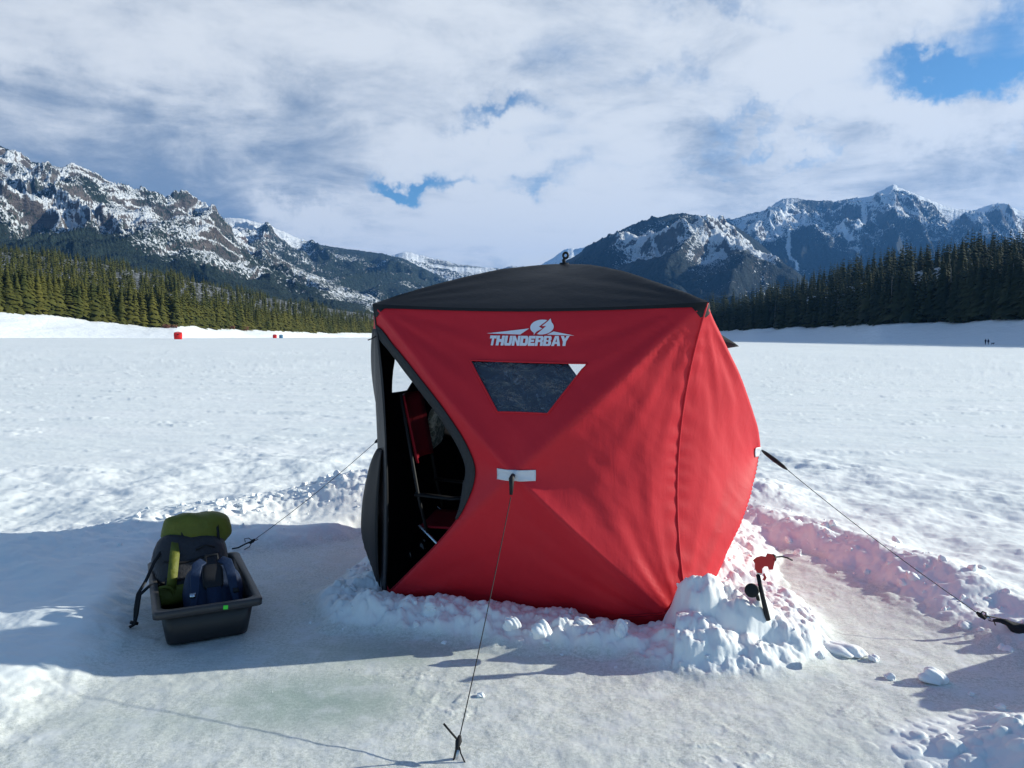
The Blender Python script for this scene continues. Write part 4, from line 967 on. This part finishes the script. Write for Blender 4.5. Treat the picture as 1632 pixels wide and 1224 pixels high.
b = MB(); b.ellipsoid((.05, .20, .405), (.19, .14, .098), .66, Matrix.Rotation(R_(-14), 3, 'X')@Matrix.Rotation(R_(4), 3, 'Y'), fn=slump(23, 19, .07), nu=40, nv=22); b.build('lid', MT['green'], bp)
b = MB(); b.ellipsoid((-.13, -.085, .125), (.115, .06, .055), .6, Matrix.Rotation(R_(-20), 3, 'X'), fn=slump(30, 30, .06)); b.build('side_pocket', MT['green'], bp)
b = MB(); b.ribbon([(-.10, .03, .385), (-.115, -.05, .335), (-.135, -.10, .25), (-.15, -.125, .17)], (0, -.8, .6), [.035, .05, .05, .05], .008); b.build('green_panel', MT['green'], bp)
b = MB(); b.tube([(-.19+.05*math.cos(q), -.135, .15+.045*math.sin(q)) for q in np.linspace(0, 6.28, 15)], .010, 6, False); b.build('grab_loop', MT['green'], bp)
for dx, pts in ((0, [(-.15, .05, .36), (-.21, .0, .30), (-.26, -.05, .22), (-.31, -.11, .17), (-.325, -.13, .10), (-.33, -.14, .03)]), (1, [(-.16, -.05, .19), (-.25, -.09, .20), (-.30, -.12, .17), (-.32, -.15, .08), (-.335, -.16, .03), (-.36, -.16, .02)])):
    b = MB(); b.ribbon(pts, (-.3, -.9, .3), .016, .004); b.build('strap', MT['black'], bp)
b = MB(); b.box((-.335, -.15, .035), (.02, .008, .007), Matrix.Rotation(.4, 3, 'Y')); b.build('buckle', MT['black'], bp)
b = MB(); b.tube([(.0, -.03, .345), (.05, -.03, .365), (.1, -.03, .345)], .007, 6); b.build('haul_loop', MT['black'], bp)
for zz_, yy in ((.30, .01), (.22, -.035)):
    b = MB(); b.ribbon([(x, yy-.03-.035*math.cos(x*6), zz_+.01*math.sin(x*20)) for x in np.linspace(-.17, .12, 9)], (0, -.85, .5), .012, .004); b.build('compression_strap', MT['black'], bp)
b = MB(); b.tube([(x, .20-.118*math.cos((x-.05)*4.2), .372+.012*math.sin(x*14)) for x in np.linspace(-.10, .20, 14)], .0035, 5); b.build('zip', MT['black'], bp)
for x in (-.05, .14):
    b = MB(); b.ribbon([(x, .10, .47), (x, .075, .42), (x, .05, .36), (x, .02, .33)], (0, -.9, .4), .014, .005); b.build('lid_strap', MT['black'], bp)
bb = empty('backpack', SL(.045, -.15, .03), ANG-.02); tag(bb, 'navy blue daypack with shoulder straps upward in the front of the sled', 'backpack')
rb = Matrix.Rotation(R_(-38), 3, 'X')
b = MB(); b.ellipsoid((0, 0, .10), (.155, .11, .19), .7, rb, fn=slump(19, 16, .04), nu=36, nv=24); b.build('body', MT['navy'], bb)
def on(x, u, o=.112):                                # point on the strap side of the tilted daypack
    q = rb@Vector((x, -o, u)); return (q.x, q.y, q.z+.10)
b = MB(); b.ellipsoid((0, -.0, 0), (.052, .018, .07), .5, rb, fn=None); 
for i in range(len(b.V)): v = b.V[i]; q = rb@Vector((0, -.112, .085)); b.V[i] = (v[0]+q.x, v[1]+q.y, v[2]+q.z+.10)
b.build('back_pad', MT['black'], bb)
for sg in (-1, 1):
    pts = [on(sg*.045, .18, .10), on(sg*.075, .15, .128), on(sg*.088, .09, .140), on(sg*.092, .02, .145), on(sg*.10, -.05, .135), on(sg*.12, -.12, .115)]
    b = MB(); b.ribbon(pts, [tuple(rb@Vector((0, -1, .1)))]*6, [.045, .052, .05, .044, .034, .022], .014); o = b.build('shoulder_strap', MT['navy'], bb); bevel(o, .005)
    pts = [on(sg*.12, -.12, .115), on(sg*.10, -.15, .14), on(sg*.05, -.16, .16), on(sg*.02, -.13, .17)]
    b = MB(); b.ribbon(pts, [tuple(rb@Vector((0, -1, .1)))]*4, [.03, .045, .05, .03], .012); o = b.build('hip_belt', MT['grey'], bb)
    b = MB(); b.box(on(sg*.105, -.02, .158), (.014, .004, .012), rb); b.build('buckle', MT['steel'] if sg < 0 else MT['black'], bb)
b = MB(); b.ribbon([on(0, .02, .125), on(0, -.08, .125), on(0, -.16, .115)], tuple(rb@Vector((0, -1, 0))), .07, .01); b.build('back_pad', MT['navy'], bb)
b = MB(); b.tube([on(-.03, .17, .10), on(-.03, .21, .11), on(.03, .21, .11), on(.03, .17, .10)], .007, 6); b.build('haul_loop', MT['black'], bb)

# ------------------------------------------------------------------ red auger head standing in the snow to the right
D_ = 3.60
ag = empty('ice_auger', tuple(at(1218, 968, D_))); tag(ag, 'red and black hand ice auger top stuck in the snow right of the tent', 'ice auger')
O = np.array(ag.location)
def A(px, py, dd=0.0): return at(px, py, D_+dd)-O
b = MB(); b.tube([A(1224, 988), A(1221, 975), A(1214, 945), A(1208, 916)], [.013, .013, .011, .010], 10); b.build('shaft', MT['black'], ag)
b = MB(); b.tube([A(1222, 1000, .03), A(1213, 972, .03), A(1207, 950, .03), A(1202, 940, .01)], .009, 10); b.build('crank_arm', MT['black'], ag)
b = MB(); b.tube([A(1198, 941, -.03), A(1198.5, 941, .02)], [.034, .034], 24); o = b.build('crank_knob', MT['black'], ag); bevel(o, .006)
b = MB(); P = [(1201, 893), (1206, 889), (1213, 887), (1221, 888), (1223, 883), (1230, 884), (1235, 890), (1233, 899), (1231, 907), (1226, 907), (1224, 902), (1218, 902), (1214, 906), (1214, 913), (1207, 912), (1204, 906), (1204, 898)]
V = [A(x, y, -.018) for x, y in P]+[A(x, y, .018) for x, y in P]; m_ = len(P); b.add(V, [tuple(range(m_)), tuple(range(2*m_-1, m_-1, -1))]+[(i, (i+1) % m_, m_+(i+1) % m_, m_+i) for i in range(m_)]); o = b.build('clamp_head', MT['auger_red'], ag, False); bevel(o, .003)
b = MB(); P = [(1216, 915), (1218, 913), (1222, 921), (1219, 926), (1215, 924), (1217, 920)]; V = [A(x, y, -.01) for x, y in P]+[A(x, y, .01) for x, y in P]; m_ = 6; b.add(V, [tuple(range(m_)), tuple(range(2*m_-1, m_-1, -1))]+[(i, (i+1) % m_, m_+(i+1) % m_, m_+i) for i in range(m_)]); b.build('lever', MT['auger_red'], ag, False)
b = MB(); b.tube([A(1231, 889), A(1236, 890)], [.02, .014], 10); b.build('collar', MT['black'], ag)
b = MB(); b.tube([A(1236, 888), A(1246, 887), A(1255, 889), A(1263, 893)], .004, 6); b.build('cable', MT['black'], ag)
b = MB(); b.tube([A(1209, 915), A(1211, 908)], [.012, .012], 10); b.build('pin', MT['steel'], ag)

# ------------------------------------------------------------------ loose lumps of snow on the ice
def lump(px, py, size, label, seed, z0=None, flat=1.0):
    r = random.Random(seed); bm = bmesh.new(); bmesh.ops.create_icosphere(bm, subdivisions=4, radius=1)
    ph = [r.uniform(0, 6) for _ in range(9)]
    for v in bm.verts:
        c = v.co; n_ = .16*math.sin(c.x*2.6+ph[0])*math.cos(c.y*3.1+ph[1])+.11*math.sin(c.z*5+ph[2]+c.x*3)+.07*math.sin(c.y*8+ph[3]+c.x*6)+.03*math.sin(c.x*9+ph[4]+c.z*5)
        v.co = c*(1+n_)
        if v.co.z < -.35: v.co.z = -.35+(v.co.z+.35)*.1
    me = bpy.data.meshes.new('snow_chunk'); bm.to_mesh(me); bm.free()
    for p in me.polygons: p.use_smooth = True
    x, y, _ = gp(px, py); z = hz(x, y) if z0 is None else z0
    if z > .06: x, y, _ = gp(px, py, z)
    o = link('snow_chunk', me, MT['snow']); o.location = (x, y, z+size[2]*.30); o.scale = size; o.rotation_euler = (r.uniform(-.2, .2), r.uniform(-.2, .2), r.uniform(-.5, .5)); tag(o, label, 'snow chunk')
lump(1487, 1087, (.062, .045, .045), 'largest loose snow chunk lying alone on the ice at lower right', 1)
lump(1340, 1043, (.10, .06, .035), 'flat broken snow slab just right of the big snow heap', 2)
lump(1392, 1052, (.024, .022, .022), 'small snow ball right of the flat broken slab', 3)
lump(1418, 1082, (.026, .022, .018), 'small snow ball left of the largest loose chunk', 4)
lump(1307, 1048, (.020, .018, .022), 'tiny round snow ball between the heap and the flat slab', 5)
lump(1594, 1135, (.022, .02, .016), 'small snow lump in the shadow edge at far lower right', 6)
lump(1548, 1108, (.014, .012, .01), 'tiny snow crumb inside the shaded patch at lower right', 7)
lump(766, 1110, (.018, .014, .012), 'small snow crumb on the ice right of the foreground rope', 8)
lump(862, 1012, (.045, .04, .055), 'sunlit snow clod standing on the bank left of centre below the tent front', 9)
lump(990, 1012, (.035, .032, .055), 'sunlit upright snow clod on the bank below the tent front, nearer the corner', 10)
lump(815, 1000, (.04, .03, .045), 'pointed shaded snow clod on the bank behind the foreground rope', 11)
lump(925, 1000, (.05, .04, .04), 'rounded snow clod on the bank between the two sunlit clods', 12)

def thrown():
    r = np.random.RandomState(4); var = []
    for q in range(10):
        bm = bmesh.new(); bmesh.ops.create_icosphere(bm, subdivisions=3, radius=1)
        V = np.array([v.co[:] for v in bm.verts]); Fs = np.array([[v.index for v in f.verts] for f in bm.faces]); bm.free()
        for c in range(10):                       # flat broken sides
            nrm = r.normal(size=3); nrm /= np.linalg.norm(nrm); d_ = V@nrm; lim = r.uniform(.45, .8); V = V-np.outer(np.maximum(d_-lim, 0)*.97, nrm)
        V = V*(1+.07*np.sin(V[:, :1]*6+q)*np.cos(V[:, 1:2]*7)+.05*np.sin(V[:, 2:]*11+q*2)); var.append((V, Fs))
    N = 26000; x = r.uniform(-3.5, 3.6, N); y = r.uniform(3.0, 7.8, N)
    z, ice, _ = height(x, y); lx, ly = t_inv(x, y); qx = np.abs(lx)-.88; qy = np.abs(ly)-.88
    dr = np.hypot(np.maximum(qx, 0), np.maximum(qy, 0))+np.minimum(np.maximum(qx, qy), 0)
    d1 = seg_dist(x, y, bermR)[0]; d2, p2 = seg_dist(x, y, bermL); w_ = np.zeros(N)
    w_ = np.maximum(w_, np.where((dr > .10) & (dr < .55), .42*(1-dr/.55)**.8, 0)); w_ = np.maximum(w_, .30*np.exp(-(d1/.25)**2)); w_ = np.maximum(w_, .55*p2*np.exp(-(d2/.35)**2))
    w_ = np.maximum(w_, .0012*(ice > .5)); slab = np.exp(-np.hypot((x-1.13)/.17, (y-3.66)/.16)**6); w_ *= (1-.9*slab)
    keep = r.uniform(size=N) < w_*.55; vs = []; fs = []; n = 0
    for i in np.where(keep)[0]:
        V, Fs = var[r.randint(10)]; s_ = (.008+.048*r.uniform()**2.6)*(1-.5*min(1, dr[i]/.5) if dr[i] < .6 else 1)*(1.0 if dr[i] < .6 else .85); 
        if w_[i] < .01: s_ *= .5
        M_ = np.array(Matrix.Rotation(r.uniform(0, 6.3), 3, Vector(r.normal(size=3)))); q = (V*[1, .85, .7])@M_.T*s_
        vs.append(q+[x[i], y[i], z[i]+s_*r.uniform(-.45, .2)]); fs.append(Fs+n); n += len(V)
    o = link('thrown_snow', mesh_np('thrown_snow', np.concatenate(vs), np.concatenate(fs)), MT['snow']); tag(o, 'loose broken lumps of shovelled snow banked around the tent and along the drifts', 'snow', kind='stuff')
thrown()

# ------------------------------------------------------------------ far away on the lake
def far_tent(px, py, D, w_, m, label):
    global BU; keep = BU; BU = .13
    x, y, _ = at(px, py, D); e = empty('distant_shelter', (x, y, SNOWZ), .35); tag(e, label, 'ice fishing tent')
    b = MB(); h = w_*.5; nn = 8; V = []; Fs = []
    for k in range(4):
        for i in range(nn+1):
            for j in range(nn+1):
                s_, v_ = -1+2*i/nn, -1+2*j/nn; q = t_loc(s_, v_, k, wr=False)*(w_/1.8); V.append(q); 
        o_ = k*(nn+1)**2; Fs += [(o_+i*(nn+1)+j, o_+(i+1)*(nn+1)+j, o_+(i+1)*(nn+1)+j+1, o_+i*(nn+1)+j+1) for i in range(nn) for j in range(nn)]
    b.add(V, Fs); b.build('wall', m, e)
    b = MB(); V = [(a*ATOP*w_/1.8, c*ATOP*w_/1.8, (HC+.25*(1-max(abs(a), abs(c))**1.5))*w_/1.8) for a in np.linspace(-1, 1, 7) for c in np.linspace(-1, 1, 7)]
    b.add(V, [(i*7+j, (i+1)*7+j, (i+1)*7+j+1, i*7+j+1) for i in range(6) for j in range(6)]); b.build('roof', m, e)
    b = MB(); q = [t_loc(s_, v_, 0, .02, wr=False)*(w_/1.8) for s_, v_ in ((-.3, .6), (-.15, .3), (.15, .3), (.3, .6))]; b.add(q, [(0, 1, 2, 3)]); b.build('window', MT['cover'], e); BU = keep
MT['farred'] = simple('distant_red_fabric', (.62, .02, .02), .7, .2); MT['farblue'] = simple('distant_blue_fabric', (.10, .22, .34), .7, .2)
far_tent(284, 541, 246, 2.3, MT['farred'], 'distant boxy red shelter standing alone near the left shore')
far_tent(438, 540.5, 400, 1.9, MT['farred'], 'smaller distant red shelter beside the blue-grey one')
far_tent(448, 541, 395, 1.8, MT['farblue'], 'distant blue-grey shelter just right of the smaller red one')
def person(px, py, D, label, stride, coat, arm):
    x, y, _ = at(px, py, D); e = empty('person', (x, y, SNOWZ), 0); tag(e, label, 'person')
    J = {'pel': (0, 0, .95), 'ch': (0, .02, 1.3), 'nk': (0, .02, 1.48), 'hd': (0, .03, 1.6), 'ht': (0, .03, 1.75),
         'sl': (-.2, .02, 1.4), 'el': (-.26, .0, 1.12), 'wl': (-.24, -.10*arm, .88), 'hl': (-.24, -.13*arm, .80), 'sr': (.2, .02, 1.4), 'er': (.26, .02, 1.12), 'wr': (.24, .10*arm, .88), 'hr': (.24, .13*arm, .80),
         'pl': (-.1, 0, .9), 'kl': (-.11, -.5*stride, .5), 'al': (-.11, -stride, .08), 'tl': (-.11, -stride-.16, .05), 'pr': (.1, 0, .9), 'kr': (.11, .4*stride, .5), 'ar': (.11, stride, .08), 'tr': (.11, stride-.16, .05)}
    E_ = [('pel', 'ch'), ('ch', 'nk'), ('nk', 'hd'), ('hd', 'ht'), ('ch', 'sl'), ('sl', 'el'), ('el', 'wl'), ('wl', 'hl'), ('ch', 'sr'), ('sr', 'er'), ('er', 'wr'), ('wr', 'hr'), ('pel', 'pl'), ('pl', 'kl'), ('kl', 'al'), ('al', 'tl'), ('pel', 'pr'), ('pr', 'kr'), ('kr', 'ar'), ('ar', 'tr')]
    RD = dict(pel=.17, ch=.19, nk=.07, hd=.10, ht=.07, sl=.09, el=.065, wl=.05, hl=.045, sr=.09, er=.065, wr=.05, hr=.045, pl=.11, kl=.08, al=.06, tl=.05, pr=.11, kr=.08, ar=.06, tr=.05)
    ks = list(J); me = bpy.data.meshes.new('body'); me.from_pydata([J[k] for k in ks], [(ks.index(a), ks.index(b)) for a, b in E_], []); o = link('body', me, coat, e)
    sk = o.modifiers.new('skin', 'SKIN'); me.skin_vertices or None
    if not me.skin_vertices:
        bm = bmesh.new(); bm.from_mesh(me); bm.verts.layers.skin.verify(); bm.to_mesh(me); bm.free()
    for i, k in enumerate(ks): me.skin_vertices[0].data[i].radius = (RD[k], RD[k])
    me.skin_vertices[0].data[0].use_root = True; ss = o.modifiers.new('sub', 'SUBSURF'); ss.levels = 1; ss.render_levels = 1
    b = MB(); b.ellipsoid((0, .04, 1.70), (.11, .12, .09), 1.0, nu=12, nv=8); b.build('hat', MT['black'], e)
MT['coat'] = simple('dark_winter_clothes', (.02, .03, .06), .8, .1); MT['coat2'] = simple('navy_winter_clothes', (.025, .035, .08), .8, .1)
person(1570.5, 549, 238, 'distant standing person in dark winter clothes, left one of the pair', .12, MT['coat'], 1)
person(1575, 549, 238, 'distant standing person in navy winter clothes, right one of the pair', .20, MT['coat2'], -1)
x, y, _ = at(1582, 549, 238)
dg = bpy.data.meshes.new('dog'); J = [(-.0, 0, .42), (.35, 0, .42), (.5, 0, .55), (.66, 0, .55), (-.3, 0, .42), (-.5, 0, .5), (.3, .1, .25), (.3, .1, .03), (.3, -.1, .25), (.32, -.1, .03), (-.28, .1, .28), (-.33, .1, .03), (-.28, -.1, .28), (-.33, -.1, .03)]
dg.from_pydata(J, [(0, 1), (1, 2), (2, 3), (0, 4), (4, 5), (1, 6), (6, 7), (1, 8), (8, 9), (4, 10), (10, 11), (4, 12), (12, 13)], [])
bm = bmesh.new(); bm.from_mesh(dg); bm.verts.layers.skin.verify(); bm.to_mesh(dg); bm.free()
o = link('dog', dg, MT['coat']); o.modifiers.new('skin', 'SKIN')
for i, q in enumerate((.14, .15, .09, .05, .12, .03, .05, .03, .05, .03, .05, .03, .05, .03)): dg.skin_vertices[0].data[i].radius = (q, q)
dg.skin_vertices[0].data[0].use_root = True; o.modifiers.new('sub', 'SUBSURF').levels = 1
o.location = (x, y, SNOWZ); tag(o, 'small dark dog on the snow just right of the two distant people', 'dog')

# ------------------------------------------------------------------ air
HAZE = 5.5e-5
if HAZE:
    b = MB(); b.box((0, 5000, 649), (9000, 6500, 651)); o = b.build('haze', None, smooth=False)
    m = bpy.data.materials.new('mountain_air'); m.use_nodes = True; t = NT(m.node_tree); t.n.clear()
    vo = t.new('ShaderNodeVolumePrincipled'); t.put(vo, 'Color', (.14, .42, 1.0)); t.put(vo, 'Density', HAZE); t.put(vo, 'Anisotropy', .2)
    t.l.new(vo.outputs[0], t.new('ShaderNodeOutputMaterial').inputs[1]); o.data.materials.append(m)
    tag(o, 'thin blue mountain air over the lake and valley', 'haze', kind='stuff')
